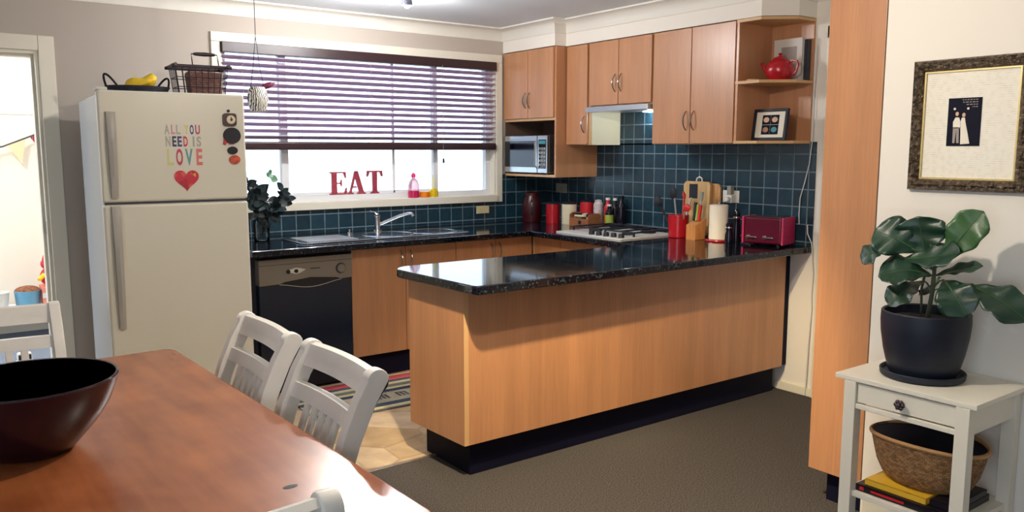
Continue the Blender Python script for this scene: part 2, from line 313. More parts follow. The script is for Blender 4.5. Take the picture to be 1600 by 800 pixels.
M = dict(
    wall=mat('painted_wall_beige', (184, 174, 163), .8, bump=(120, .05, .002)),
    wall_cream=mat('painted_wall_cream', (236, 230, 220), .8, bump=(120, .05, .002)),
    ceil=mat('ceiling_white', (228, 235, 240), .85),
    cornice=mat('cornice_white', (228, 224, 214), .6),
    trim=mat('gloss_trim_cream', (226, 220, 204), .35),
    winwhite=mat('window_frame_white', (226, 228, 230), .35),
    carpet=mat('charcoal_carpet', (78, 74, 72), 1.0, noise=(170, .6, (1, 1, 1)), bump=(320, .7, .004), spec=.05),
    lam=laminate('beech_laminate', (188, 134, 95)),
    lam_edge=mat('beech_edge_strip', (206, 164, 116), .45),
    melamine=mat('cream_melamine', (226, 214, 184), .4),
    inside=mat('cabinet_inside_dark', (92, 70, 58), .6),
    black=mat('black_kickboard', (8, 9, 34), .7, spec=.2),
    granite=granite(),
    tile_x=tile_mat('green_tiles_back', 0, .1, (28, 56, 70), (106, 126, 136)),
    tile_y=tile_mat('green_tiles_side', 1, .1, (28, 56, 70), (106, 126, 136)),
    steel=mat('brushed_steel', (200, 204, 208), .34, 1.0, noise=(40, .12, (1, 30, 1))),
    sinksteel=mat('polished_sink_steel', (206, 212, 218), .16, 1.0), chrome=mat('chrome', (215, 218, 222), .08, 1.0),
    nickel=mat('satin_nickel_handle', (170, 168, 164), .28, 1.0),
    fridge=mat('fridge_white_enamel', (226, 222, 206), .32, bump=(260, .04, .001)),
    fridge_side=mat('fridge_side_enamel', (222, 226, 228), .25),
    grey_plastic=mat('grey_plastic', (176, 172, 164), .4),
    dark_gasket=mat('dark_gasket', (58, 60, 72), .5),
    dw_panel=mat('dishwasher_panel_grey', (140, 134, 126), .35, .6),
    dw_door=mat('dishwasher_door_dark', (10, 24, 44), .22),
    blackgloss=mat('black_gloss', (8, 9, 24), .12),
    blackmatt=mat('black_matt', (14, 15, 32), .6),
    table=table_wood(),
    bowl=mat('dark_red_lacquer', (32, 6, 20), .2),
    bowl_in=mat('bowl_inside_dark', (26, 10, 22), .3),
    chair=mat('white_painted_timber', (224, 220, 212), .4, noise=(14, .04, (1, 1, 1))),
    slat=mat('blind_slat_painted_backlight', (184, 160, 186), .3, noise=(30, .15, (.3, 4, 4))),  # dark timber slats coloured lavender to imitate the window's backlight haze
    slat_dark=mat('blind_rail_timber', (48, 28, 32), .35),
    cord=mat('pale_cord', (150, 140, 134), .8),
    glass=glass_mat('window_glass'),
    clear=glass_mat('clear_glass', (225, 235, 238)),
    eat=mat('rusty_maroon_paint', (150, 52, 66), .5, noise=(40, .25, (1, 1, 1))),
    pink=mat('pink_translucent_plastic', (236, 40, 110), .15, trans=.5), orange=mat('orange_jar_wax', (250, 140, 20), .3, trans=.3), yellow=mat('yellow_bottle_liquid', (246, 214, 40), .2, trans=.4),
    pale_plastic=mat('pale_clear_plastic', (250, 214, 226), .2, trans=.6),
    red=mat('red_enamel', (170, 18, 34), .25, coat=.2), darkred=mat('dark_red_enamel', (58, 10, 18), .3), red_flat=mat('red_plastic', (196, 30, 40), .4),
    crimson=mat('toaster_red_shaded', (84, 8, 38), .25, coat=.3), crimson_lit=mat('toaster_red_lit', (178, 30, 82), .35),  # same toaster red in a painted shaded and a painted lit tone
    cream=mat('cream_enamel', (226, 216, 186), .3),
    wood=mat('pale_timber', (200, 150, 96), .5, noise=(6, .2, (12, 12, 1))), bamboo=mat('bamboo_board', (206, 168, 112), .5, noise=(5, .2, (14, 14, 1))), wood_mid=mat('mid_timber', (150, 94, 58), .5, noise=(6, .25, (2, 12, 12))),
    white=mat('white_plastic', (226, 224, 216), .4), offwhite=mat('switch_plate_ivory', (206, 194, 152), .4), greyplate=mat('switch_plate_grey', (150, 148, 140), .45), paper=mat('paper_towel', (236, 228, 212), .9, bump=(90, .4, .004)),
    papercard=mat('white_card', (232, 226, 210), .8), green_label=mat('green_label', (150, 170, 60), .5),
    pot=mat('black_ceramic_pot', (12, 20, 38), .5, noise=(3, .35, (1, 1, 14))), soil=mat('dark_soil', (34, 26, 22), 1.0, bump=(60, 1, .01)),
    leaf=leaf_mat('fig_leaf_green', (24, 54, 38), 0), leaf_light=leaf_mat('fig_leaf_light', (52, 88, 48), 0), stem=mat('plant_stem', (60, 66, 40), .6), darkleaf=mat('dark_leaf', (22, 38, 42), .45), paleleaf=mat('pale_leaf', (110, 150, 120), .45),
    purple=mat('purple_succulent', (96, 30, 58), .5),
    zebra=wave_mat('striped_ceramic', (222, 216, 200), (52, 50, 58), 30, 'X', .5, 5, 0, (.42, .62)),
    wire=mat('black_wire', (20, 20, 34), .5, .5), wicker_dark=weave_mat('dark_wicker', (40, 40, 52), (24, 24, 36), 16), brownweave=weave_mat('brown_woven', (128, 88, 76), (104, 70, 60), 30), handlewood=mat('dark_red_timber', (40, 16, 30), .4),
    seagrass=weave_mat('seagrass_weave', (172, 130, 84), (126, 90, 56), 52),
    yellow_cloth=mat('yellow_plastic', (246, 204, 40), .5), book_yellow=mat('yellow_book_cover', (226, 178, 50), .45), book_black=mat('black_book_cover', (20, 16, 28), .35), pages=mat('book_pages', (226, 214, 190), .9),
    cab_white=mat('side_table_white', (232, 226, 210), .4), iron=mat('dark_iron_knob', (90, 80, 84), .35, .8),
    frame_ornate=mat('antique_bronze_frame', (92, 78, 62), .3, .6, noise=(70, .7, (1, 1, 1)), bump=(55, 1.0, .03)), frame_slip=mat('gilt_slip', (206, 186, 130), .4, .3), photo_dark=mat('dark_photo_paper', (14, 16, 34), .7, spec=.15), grey=mat('mid_grey_print', (150, 140, 134), .6), skin=mat('skin_tone_print', (208, 168, 140), .6),
    globe=mat('frosted_globe', (255, 244, 225), .4, emit=((255, 226, 180), 6)), bulb=mat('halogen_bulb', (255, 244, 225), .4, emit=((255, 242, 220), 28)), rangebulb=mat('range_bulb', (230, 245, 255), .4, emit=((225, 245, 255), 10)),
    knifeblock=mat('knife_block_timber', (190, 128, 70), .5, noise=(6, .2, (12, 12, 1))),
    vinyl=floor_tile_mat(), rug=rug_mat(), alu=mat('aluminium_strip', (196, 190, 180), .35, .9),
    paving=mat('pale_concrete', (214, 210, 204), .9), fence=mat('pale_fence_paint', (222, 222, 226), .8), hall=mat('cream_playroom_wall', (244, 236, 220), .85), hall_white=mat('white_playroom_wall', (246, 246, 250), .85), hallfloor=wave_mat('grey_blue_mat', (140, 150, 166), (98, 106, 122), 26, 'DIAGONAL', .9),
    blue_pot=mat('blue_plastic_tub', (104, 158, 186), .45), coral=mat('coral_cardboard', (228, 140, 120), .7), peach=mat('peach_bunting', (236, 204, 164), .9), brown_fur=mat('brown_fluff', (150, 96, 66), 1.0, noise=(60, .5, (1, 1, 1)), bump=(60, 1, .02)),
    stripe=wave_mat('striped_bunting', (214, 84, 84), (40, 44, 70), 26, 'X', .9),
    cable=mat('white_cable', (206, 206, 206), .5), teal=mat('teal_print', (60, 140, 150), .6),
)
newsprint = mat('printed_mat', (230, 222, 202), .85, noise=(1, .0, (1, 1, 1)))
nt, b_ = nodes(newsprint)   # faint lines of tiny unreadable print
tc = nt.nodes.new('ShaderNodeTexCoord'); w_ = nt.nodes.new('ShaderNodeTexWave'); w_.bands_direction = 'Z'; w_.inputs['Scale'].default_value = 45; w_.inputs['Distortion'].default_value = 1
nz_ = nt.nodes.new('ShaderNodeTexNoise'); nz_.inputs['Scale'].default_value = 60; nt.links.new(tc.outputs['Object'], w_.inputs[0]); nt.links.new(tc.outputs['Object'], nz_.inputs[0])
mu_ = nt.nodes.new('ShaderNodeMath'); mu_.operation = 'MULTIPLY'; nt.links.new(w_.outputs['Fac'], mu_.inputs[0]); nt.links.new(nz_.outputs['Fac'], mu_.inputs[1])
r_ = nt.nodes.new('ShaderNodeValToRGB'); r_.color_ramp.elements[0].position = .4; r_.color_ramp.elements[1].position = .62; r_.color_ramp.elements[0].color = lin(238, 233, 220); r_.color_ramp.elements[1].color = lin(216, 208, 190)
nt.links.new(mu_.outputs[0], r_.inputs[0]); nt.links.new(r_.outputs[0], b_.inputs['Base Color'])

def text_mesh(ch, x0, x1, z0, z1, y, thick):
    """one sans capital fitted into a rectangle facing -Y"""
    cu = bpy.data.curves.new('glyph', 'FONT'); cu.body = ch; cu.extrude = .5; cu.offset = .03; cu.resolution_u = 4
    ob = bpy.data.objects.new('glyph', cu); me = bpy.data.meshes.new_from_object(ob)
    vs = [v.co.copy() for v in me.vertices]; fs = [list(p.vertices) for p in me.polygons]
    bpy.data.objects.remove(ob); bpy.data.curves.remove(cu); bpy.data.meshes.remove(me)
    ax, bx = min(v.x for v in vs), max(v.x for v in vs); ay, by = min(v.y for v in vs), max(v.y for v in vs)
    return MB().add([(x0+(v.x-ax)/(bx-ax)*(x1-x0), y-thick/2-v.z*thick, z0+(v.y-ay)/(by-ay)*(z1-z0)) for v in vs], fs)

# ================================================================== SETTING
BT = .877; CT = .839                      # bench top / underside
CEIL = 2.325
MX, MY = -.418, -.62                      # microwave cabinet front / near side
UX = -.315                                # wall cabinet fronts
PX = -1.243                               # picture wall / pantry front
WY = .13                                  # window wall thickness
# window wall with window and doorway openings
WIN = (-2.545, -.49, 1.068, 2.08)
mb = MB()
mb.box(-6.1, -4.36, 0, WY, 0, CEIL); mb.box(-4.36, -3.515, 0, WY, 1.955, CEIL); mb.box(-3.515, WIN[0], 0, WY, 0, CEIL)
mb.box(WIN[0], WIN[1], 0, WY, 0, WIN[2]); mb.box(WIN[0], WIN[1], 0, WY, WIN[3], CEIL); mb.box(WIN[1], .13, 0, WY, 0, CEIL)
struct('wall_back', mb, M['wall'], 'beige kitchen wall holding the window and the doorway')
mb = MB().box(0, .13, -2.54, 0, 0, CEIL).box(0, .13, -3.3, -2.54, 2.03, CEIL)
struct('wall_right', mb, M['wall_cream'], 'cream wall behind the cooktop run')
mb = MB().box(PX, PX+.12, -7.1, -3.517, 0, CEIL).box(-.64, .13, -3.53, -3.3, 0, CEIL)
struct('wall_picture', mb, M['wall_cream'], 'cream wall carrying the framed wedding photo')
mb = MB().box(-6.1, -6.0, -7.1, -6.6, 0, CEIL).box(-6.1, -6.0, -6.6, -4.4, 0, .25).box(-6.1, -6.0, -6.6, -4.4, 2.15, CEIL).box(-6.1, -6.0, -4.4, 0, 0, CEIL)
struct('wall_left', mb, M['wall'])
struct('wall_front', MB().box(-6.1, PX+.12, -7.2, -7.1, 0, CEIL), M['wall'])
struct('ceiling', MB().box(-6.1, .13, -7.2, .13, CEIL, CEIL+.1), M['ceil'])
struct('floor_carpet', MB().box(-6.1, .13, -7.2, -1.968, -.05, 0).box(-6.1, -4.6, -1.968, .0, -.05, 0), M['carpet'], 'charcoal carpet of the dining area')
struct('floor_kitchen', MB().box(-4.6, .0, -1.968, 0, -.05, 0), M['vinyl'], 'stone look kitchen floor')
struct('trim_1', MB().box(-4.6, -2.2, -1.978, -1.958, -.002, .006, .002), M['alu'], 'metal strip where carpet meets the kitchen floor')
# bulkhead over the wall cabinets
SH1 = (UX, -2.268); SH2 = (-.165, -2.40); SH3 = (0, -2.40)
bk = [(0, 0), (MX, 0), (MX, MY), (UX-.0, MY), SH1, SH2, SH3]
struct('wall_bulkhead', MB().prism([(x+.0, y) for x, y in bk], 2.151, CEIL, 'z'), M['wall_cream'], 'plaster bulkhead over the wall cabinets', 0)
cove = [(0, CEIL), (0, CEIL-.088), (.008, CEIL-.088), (.012, CEIL-.078)]+[(.012+.066*(1-math.cos(math.radians(a))), CEIL-.078+.066*math.sin(math.radians(a))) for a in (15, 30, 45, 60, 75, 90)]+[(.088, CEIL-.010), (.088, CEIL)]
struct('trim_2', sweep([(-6, -7.1), (-6, 0), (MX, 0), (MX, MY), (UX, MY), SH1, SH2, SH3, (0, -3.3)], cove), M['cornice'], 'white cove cornice round the ceiling', 40)
struct('trim_3', sweep([(PX, -3.517), (PX, -7.1), (-6, -7.1)], cove), M['cornice'])
# window surround
def frame_box(x0, x1, z0, z1, w, y0, y1, mb=None, b=.004):
    mb = mb or MB()
    mb.box(x0, x1, y0, y1, z1-w, z1, b); mb.box(x0, x1, y0, y1, z0, z0+w, b); mb.box(x0, x0+w, y0, y1, z0+w, z1-w, b); mb.box(x1-w, x1, y0, y1, z0+w, z1-w, b); return mb
mb = MB().box(-2.6, -.437, -.018, 0, 2.078, 2.135, .004).box(-2.6, WIN[0], -.018, 0, 1.028, 2.078, .004).box(WIN[1], -.437, -.018, 0, 1.028, 2.078, .004).box(WIN[0], WIN[1], -.03, .07, 1.03, 1.084, .006)
mb.box(WIN[0], WIN[0]+.012, 0, .07, 1.084, 2.08).box(WIN[1]-.012, WIN[1], 0, .07, 1.084, 2.08).box(WIN[0], WIN[1], 0, .07, 2.068, 2.08)
struct('trim_4', mb, M['trim'], 'cream architrave and sill of the kitchen window')
w1 = struct('window_1', frame_box(WIN[0], WIN[1], 1.07, 2.08, .05, .06, .125), M['winwhite'], 'wide sliding kitchen window')
mb = MB().box(-2.155, -2.105, .07, .115, 1.12, 2.03, .004).box(-1.0, -.962, .07, .115, 1.12, 2.03, .004)
struct('window_mullion', mb, M['winwhite'], None, 35, w1)
struct('window_sash', MB().box(-1.330, -1.312, .085, .105, 1.12, 2.03, .003).box(-2.1, -1.0, .085, .105, 1.12, 1.14, .003), M['winwhite'], None, 35, w1)
for i, (a, c) in enumerate(((-2.495, -2.155), (-2.105, -1.335), (-1.305, -1.0), (-.962, -.54))):
    struct('window_pane', MB().box(a, c, .092, .097, 1.12, 2.03), M['glass'], None, 0, w1)
# doorway on the left
mb = MB().box(-3.515, -3.437, -.018, 0, 0, 2.036, .005).box(-4.36, -3.515, -.018, 0, 1.955, 2.036, .005).box(-4.44, -4.36, -.018, 0, 0, 2.036, .005)
mb.box(-3.53, -3.515, 0, WY, 0, 1.94).box(-4.36, -3.515, 0, WY, 1.94, 1.955).box(-4.36, -4.345, 0, WY, 0, 1.94).box(-3.545, -3.53, .06, WY, 0, 1.925).box(-4.345, -3.53, .06, WY, 1.925, 1.94)
struct('door_1', mb, M['trim'], 'painted doorway frame beside the fridge')
struct('door_strike', MB().box(-3.5325, -3.5295, .035, .055, .96, 1.03, .001), M['nickel'], 'metal strike plate on the jamb', 35, bpy.data.objects['door_1'])
# doorway beyond the stove wall
mb = MB().box(-.02, 0, -2.555, -2.482, 0, 2.1, .004).box(-.02, 0, -3.3, -2.482, 2.03, 2.1, .004).box(-.03, .1, -2.575, -2.555, 0, 2.03, .003)
struct('trim_5', mb, M['trim'], 'cream architrave next to the pantry')
struct('door_2', MB().box(.03, .07, -3.3, -2.575, 0, 2.03), M['winwhite'])
struct('baseboard_right', MB().box(-.014, 0, -2.482, -2.236, 0, .05, .004), M['trim'], 'short skirting board under the bench end')
struct('baseboard_picture', MB().box(PX-.014, PX, -7.1, -3.53, 0, .09, .004), M['trim'])
# wall tiles
struct('trim_6', MB().box(-2.66, -.437, -.008, 0, BT, 1.03).box(-.437, 0, -.008, 0, BT, 1.24), M['tile_x'], 'dark green tiles under the window', 0)
struct('trim_7', MB().box(-.008, 0, -2.44, -.008, BT, 1.47).box(-.008, 0, -1.5, -.84, 1.46, 1.74), M['tile_y'], 'dark green tiles behind the cooktop', 0)
# playroom beyond the doorway
struct('floor_playroom', MB().box(-5.2, -2.8, WY, 2.8, -.05, 0), M['hallfloor'])
struct('wall_playroom', MB().box(-5.2, -2.8, 2.3, 2.4, 0, 1.70).box(-2.9, -2.8, WY, 2.4, 0, CEIL).box(-5.3, -5.2, WY, 2.4, 0, .3).box(-5.3, -5.2, WY, 2.4, 2.25, CEIL), M['hall'], 'cream wall of the room beyond the doorway')
struct('wall_playroom_upper', MB().box(-5.2, -2.8, 2.28, 2.4, 1.70, CEIL), M['hall_white'], 'white upper part of the playroom wall')
struct('ceiling_playroom', MB().box(-5.3, -2.8, WY, 2.4, CEIL, CEIL+.1), M['hall_white'])
# outdoors
struct('ground_outside', MB().box(-14, 10, 2.4, 16, -.3, -.2).box(-2.8, 10, WY, 2.4, -.3, -.2).box(-14, -6.1, -12, 2.4, -.3, -.2), M['paving'])

# ================================================================== FRIDGE
FROT = math.radians(-3.4)
FR = thing('refrigerator', 'tall white top-mount fridge with coloured word stickers beside the doorway', 'fridge', (-3.407, -.95, 0), FROT, None, False)
FW = .669
part('cabinet', MB().box(.004, FW-.004, 0.062, .83, .03, 1.685, .012), M['fridge_side'], FR)
part('freezer_door', MB().box(0, FW, 0, .055, 1.178, 1.70, .014, 3), M['fridge'], FR)
part('fridge_door', MB().box(0, FW, 0, .055, .09, 1.168, .014, 3), M['fridge'], FR)
part('door_seal', MB().box(.008, FW-.008, .012, .062, 1.16, 1.186).box(.012, FW-.012, .05, .063, .1, 1.69), M['dark_gasket'], FR, 'dark seal between the doors')
part('base_grille', MB().box(.02, FW-.02, .04, .1, .0, .085, .004), M['grey_plastic'], FR)
part('hinge_cap', MB().box(.0, .05, .02, .10, 1.70, 1.715, .005), M['white'], FR)
def fridge_handle(name, z0, z1, par):
    pr = [(.034, z0), (.034, z0+(z1-z0)*.1), (.04, z0+(z1-z0)*.5), (.045, z1)]
    mb = MB(); rows = []
    n = 14
    for i in range(n+1):
        t = i/n; z = z0+(z1-z0)*t; w = .016+.006*t if z0 > 1.1 else .021-.006*(1-t); d = .045*math.sin(PI*min(1, max(0, t*.86+.07)))**.5
        xc = .052
        rows.append([(xc-w, 0.002, z), (xc-w*.9, -d*.8, z), (xc, -d, z), (xc+w*.9, -d*.8, z), (xc+w, 0.002, z)])
    mb.grid(rows); mb.add(rows[0], [[0, 1, 2, 3, 4]]); mb.add(rows[-1], [[4, 3, 2, 1, 0]])
    part(name, mb, M['grey_plastic'], par, 'long grey moulded handle', 50)
fridge_handle('handle', 1.20, 1.60, FR); fridge_handle('handle', .575, 1.16, FR)
# word stickers
def fu(px): return (-3.125+(px-253)*.00293+3.407)/math.cos(-FROT)
def fz(py): return 1.548-(py-194)*.00307
# a sheet-less lettering set
LT = thing('word_sticker', 'coloured capital letter sticker reading ALL YOU NEED IS LOVE on freezer door', 'sticker', (-3.407, -.95, 0), FROT, None, False)
cols = dict(g=(176, 176, 166), p=(214, 150, 158), b=(48, 66, 128), n=(28, 44, 84), r=(206, 60, 86), y=(220, 208, 120), t=(104, 158, 168), c=(222, 120, 118), l=(214, 214, 150), k=(190, 70, 100))
cm = {k: mat('sticker_'+n_, v, .5) for (k, v), n_ in zip(cols.items(), ('grey', 'pale_pink', 'blue', 'navy', 'red', 'yellow', 'teal', 'coral', 'lime', 'rose'))}
for row, (y0, y1) in zip(('A882,910g L918,940p L945,968g Y990,1015y O1020,1042b U1050,1076k', 'N886,912g E922,944n E950,974b D982,1006r I1033,1043g S1055,1080g', 'L890,925l O938,975k V988,1030t E1050,1083c'), ((86, 138), (149, 205), (217, 308))):
    for tok in row.split():
        a, c = tok[1:-1].split(',')
        part('letter', text_mesh(tok[0], fu(int(a)/3.4775), fu(int(c)/3.4775), fz(170+y1/3.4775), fz(170+y0/3.4775), -.0002, .0012), cm[tok[-1]], LT, None, 0)
hb = []
for i in range(48):
    t = 2*PI*i/48; hb.append((16*math.sin(t)**3, 13*math.cos(t)-5*math.cos(2*t)-2*math.cos(3*t)-math.cos(4*t)))
hc = (fu(284.5), fz(280.5)); hs = .0575/16
mh = mat('heart_patchwork', (200, 40, 62), .45, noise=(30, .35, (1, 1, 1)))
nt, bb = nodes(mh); v_ = nt.nodes.new('ShaderNodeTexVoronoi'); v_.inputs['Scale'].default_value = 42; tc_ = nt.nodes.new('ShaderNodeTexCoord'); nt.links.new(tc_.outputs['Object'], v_.inputs[0])
s_ = nt.nodes.new('ShaderNodeSeparateColor'); nt.links.new(v_.outputs['Color'], s_.inputs[0]); rr_ = nt.nodes.new('ShaderNodeValToRGB'); rr_.color_ramp.interpolation = 'CONSTANT'
e_ = rr_.color_ramp.elements; e_[0].color = lin(204, 44, 66); e_[1].position = .62; e_[1].color = lin(222, 90, 80)
for p_, c_ in ((.72, (180, 30, 60)), (.84, (52, 84, 120)), (.92, (226, 170, 60))): q_ = e_.new(p_); q_.color = lin(*c_)
nt.links.new(s_.outputs[0], rr_.inputs[0]); nt.links.new(rr_.outputs[0], bb.inputs['Base Color'])
def fsolo(name, mb, mats, label, cat, group=None):
    """a flat thing stuck on the fridge, given in the fridge frame"""
    xs = [p[0] for p in mb.v]; ys = [p[1] for p in mb.v]; zs = [p[2] for p in mb.v]; c = Vector(((min(xs)+max(xs))/2, 0, (min(zs)+max(zs))/2))
    o = link_mesh(name, mb, mats, None, c); R = Matrix.Rotation(FROT, 4, 'Z'); o.location = Vector((-3.407, -.95, 0))+R @ c; o.rotation_euler = (0, 0, FROT)
    o['label'] = label; o['category'] = cat
    if group: o['group'] = group
    ORG[o.name] = tuple(c); return o
fsolo('heart_magnet', MB().prism([(hc[0]+x*hs, hc[1]+z*hs) for x, z in hb], -.004, -.0003, 'y'), mh, 'red patchwork heart magnet below the coloured letters on the fridge', 'magnet')
G = 'magnets in a column on the freezer door'
def disc(cx, cz, r, y0, y1, n=24, sx=1, sz=1): return [(cx+r*sx*math.cos(2*PI*i/n), cz+r*sz*math.sin(2*PI*i/n)) for i in range(n)]
def fdisc(px, py, r, y0=-.012, sx=1, sz=1): return MB().prism(disc(fu(px), fz(py), r, 0, 0, 24, sx, sz), y0, -.0003, 'y')
o = fsolo('magnet', MB().prism(rrect(fu(358)-.032, fu(358)+.032, fz(185.5)-.031, fz(185.5)+.031, .012), -.018, -.0003, 'y'), M['darkred'], 'square dark red dial magnet second from the top of the column', 'magnet', G)
part('dial', MB().prism(disc(fu(359.5), fz(185.5), .021, 0, 0), -.021, -.0183, 'y'), M['cream'], o, 'round cream dial')
part('pointer', MB().box(fu(359.5)-.002, fu(359.5)+.002, -.0235, -.0212, fz(188), fz(181)).prism(disc(fu(360), fz(185.5), .006, 0, 0), -.0245, -.0212, 'y'), M['darkred'], o)
o = fsolo('magnet', fdisc(357, 171.5, .007, -.006), M['blackmatt'], 'tiny dark magnet topmost of the column above the red dial', 'magnet', G)
o = fsolo('magnet', fdisc(361, 211, .042, -.014, 1, .95), M['blackmatt'], 'large round black magnet with red edge below the red dial', 'magnet', G)
part('red_tab', MB().prism([(fu(346), fz(224)), (fu(350), fz(226)), (fu(354), fz(214)), (fu(349), fz(210))], -.012, -.0008, 'y').prism([(fu(354), fz(220)), (fu(366), fz(220)), (fu(364), fz(225)), (fu(356), fz(225))], -.010, -.0008, 'y'), M['red_flat'], o, 'red tab on its lower left')
o = fsolo('magnet', fdisc(361, 235, .024, -.010, 1.05, .8), M['blackmatt'], 'small dark oval magnet below the large black round one', 'magnet', G)
o = fsolo('magnet', fdisc(364, 250, .026, -.010, 1.05, .85), mat('orange_red_magnet', (196, 78, 52), .5, noise=(60, .5, (1, 1, 1))), 'small orange and red oval magnet lowest of the column', 'magnet', G)

# things on top of the fridge (in world coordinates)
FT = 1.687
T = thing('wicker_tray', 'dark oval wicker tray with two loop handles on top of the fridge', 'tray', (-3.15, -.60, FT))
pr = [(.115, 0), (.125, .004), (.150, .05), (.156, .056), (.150, .058), (.144, .052), (.118, .012), (.0001, .010)]
part('body', MB().lathe([(.0001, 0)]+pr, (-3.15, -.60, FT), 40, 1, .72), M['wicker_dark'], T)
for s in (205, 28):
    pts = []
    for i in range(13):
        ph = math.radians(s-19+38*i/12); q = math.sin(PI*i/12); r_h = .150+.028*q
        pts.append((-3.15+r_h*math.cos(ph), -.60+.72*r_h*math.sin(ph), FT+.048+.062*q))
    part('handle', MB().tube(pts, .0055, 8), M['wire'], T)
mb = MB(); bm = bmesh.new(); bmesh.ops.create_icosphere(bm, subdivisions=3, radius=1)
for v in bm.verts:
    n_ = .75+.35*math.sin(v.co.x*5+1)*math.cos(v.co.z*4)+.15*math.sin(v.co.y*9); v.co = (v.co.x*.080*(1+.1*n_), v.co.y*.06, v.co.z*.045*n_+v.co.x*.030)
mb.bm(bm); bm.free(); mb.move(-3.14, -.60, FT+.072)
solo('yellow_pouch', mb, M['yellow_cloth'], 'crumpled yellow pouch lying in the dark wicker tray', 'pouch')
BK = thing('wire_basket', 'black wire basket with wooden rails and handle on top of the fridge', 'basket', (-2.852, -.62, FT), math.radians(-4), None, False)
def wb(x, y, t): k = .86+.14*t; return (x*k*.13, y*k*.09, .012+t*.150)
mb = MB()
for t in (0, .33, .66, 1.0):
    mb.tube([wb(-1, -1, t), wb(1, -1, t), wb(1, 1, t), wb(-1, 1, t)], .0022, 6, True)
for i in range(9):
    x = -1+2*i/8
    mb.tube([wb(x, -1, 1), wb(x, -1, 0), wb(x, 1, 0), wb(x, 1, 1)], .002, 6)
for i in range(7):
    y = -1+2*i/6
    mb.tube([wb(-1, y, 1), wb(-1, y, 0), wb(1, y, 0), wb(1, y, 1)], .002, 6)
mb.tube([wb(-.35, -1, 1), (-.045, -.075, .20), (-.045, -.06, .232), (.085, -.06, .232), (.085, -.075, .20), wb(.66, -1, 1)], .003, 6)
part('wire_cage', mb, M['wire'], BK)
for y in (-1, 1): part('rail', MB().cyl((-.15, y*.092, .166), (.15, y*.092, .166), .0085, .0085, 12), M['handlewood'], BK, 'dark red wooden rail')
for x in (-1, 1): part('rail', MB().cyl((x*.132, -.11, .172), (x*.132, .11, .172), .0085, .0085, 12), M['handlewood'], BK)
part('grip', MB().tube([(-.034, -.06, .232), (-.02, -.06, .232), (.02, -.06, .232), (.06, -.06, .232), (.074, -.06, .232)], [.006, .009, .011, .009, .006], 12), M['handlewood'], BK, 'turned dark wooden grip')
mb = MB().prism([(-.05, .018), (.10, .018), (.108, .135), (.10, .142), (-.055, .145), (-.062, .135)], -.062, .055, 'y', .008)
o = link_mesh('woven_box', mb, M['brownweave'], None, (.02, 0, .018)); o.location = Vector((-2.852, -.62, FT+.0))+Matrix.Rotation(math.radians(-4), 3, 'Z') @ Vector((.02, 0, .018)); o.rotation_euler = (0, 0, math.radians(-4))
o['label'] = 'brown woven box standing inside the black wire basket'; o['category'] = 'box'

# ================================================================== BASE CABINETS
BY, BX = -.769, -.739
DY = -.637; KZ = .157
def bow_handle(c, out, up, L=.11, d=.028):
    c = Vector(c); out = Vector(out); up = Vector(up); pts = []
    for i in range(13):
        t = -1+2*i/12; pts.append(c+up*(t*L/2)+out*(d*(1-t*t)+.002))
    r = [.0032+.0028*(1-abs(-1+2*i/12)) for i in range(13)]
    return MB().tube(pts, r, 8)
def base_unit(label, x0, x1, hs, loc):
    t = thing('base_cabinet', label, 'cabinet', loc, 0, 'base cabinets under the window')
    for a, c in ((x0+.001, x0+.017), (x1-.017, x1-.001)): part('side_panel', MB().box(a, c, -.615, -.01, KZ, CT-.002), M['melamine'], t)
    part('bottom_panel', MB().box(x0+.017, x1-.017, -.615, -.01, KZ, KZ+.016), M['melamine'], t); part('rear_panel', MB().box(x0+.017, x1-.017, -.018, -.01, KZ+.016, CT-.002), M['melamine'], t)
    part('kickboard', MB().box(x0, x1, -.575, -.56, 0, KZ-.005), M['black'], t)
    w = (x1-x0)/len(hs)
    for i, h in enumerate(hs):
        a, c = x0+i*w+.002, x0+(i+1)*w-.002
        d = part('door', MB().box(a, c, DY, -.617, KZ, CT-.012, .002), M['lam'], t)
        hx = c-.035 if h > 0 else a+.03
        part('handle', bow_handle((hx, DY, .745), (0, -1, 0), (0, 0, 1)), M['nickel'], d, 'bowed nickel handle')
    return t
base_unit('beech cabinet with two doors right beside the dishwasher', -2.013, -1.264, (1, -1), (-1.64, -.3, 0))
base_unit('beech cabinet with two doors under the sink bowls nearest the corner', -1.262, -.627, (1, -1), (-.94, -.3, 0))
# dishwasher
D = thing('dishwasher', 'dark dishwasher with grey control panel beside the fridge', 'dishwasher', (-2.31, -.3, 0))
x0, x1 = -2.606, -2.022
part('body', MB().box(x0-.012, x1+.004, -.60, -.02, .02, CT-.004), M['blackmatt'], D)
part('door', MB().box(x0+.018, x1, -.655, -.60, .13, .668, .004), M['dw_door'], D)
pts = [(x0+.018, .808), (x0+.018, .662)]
mid = (x0+x1)/2+.03
for i in range(21):
    t = i/20; x = mid-.19+.38*t; pts.append((x, .665-.032*math.sin(PI*t)**1.5 if True else .66))
pts += [(x1, .668), (x1, .808)]
part('control_panel', MB().prism(pts[::-1], -.668, -.60, 'y', .0), M['dw_panel'], D, 'brushed grey control panel with curved lower lip')
lip = [(mid-.19+.38*i/20, .663-.028*math.sin(PI*i/20)**1.5) for i in range(21)]
part('handle_recess', MB().prism([(x, z+.001) for x, z in lip]+[(mid+.16, .675), (mid, .690), (mid-.16, .675)], -.6695, -.66, 'y'), M['blackgloss'], D, 'dark recessed grip')
part('handle_lip', MB().tube([(x, -.668, z-.001) for x, z in lip], .003, 6), M['chrome'], D)
part('panel_groove', MB().box(x0+.02, x1, -.6690, -.66, .776, .7785), M['blackmatt'], D)
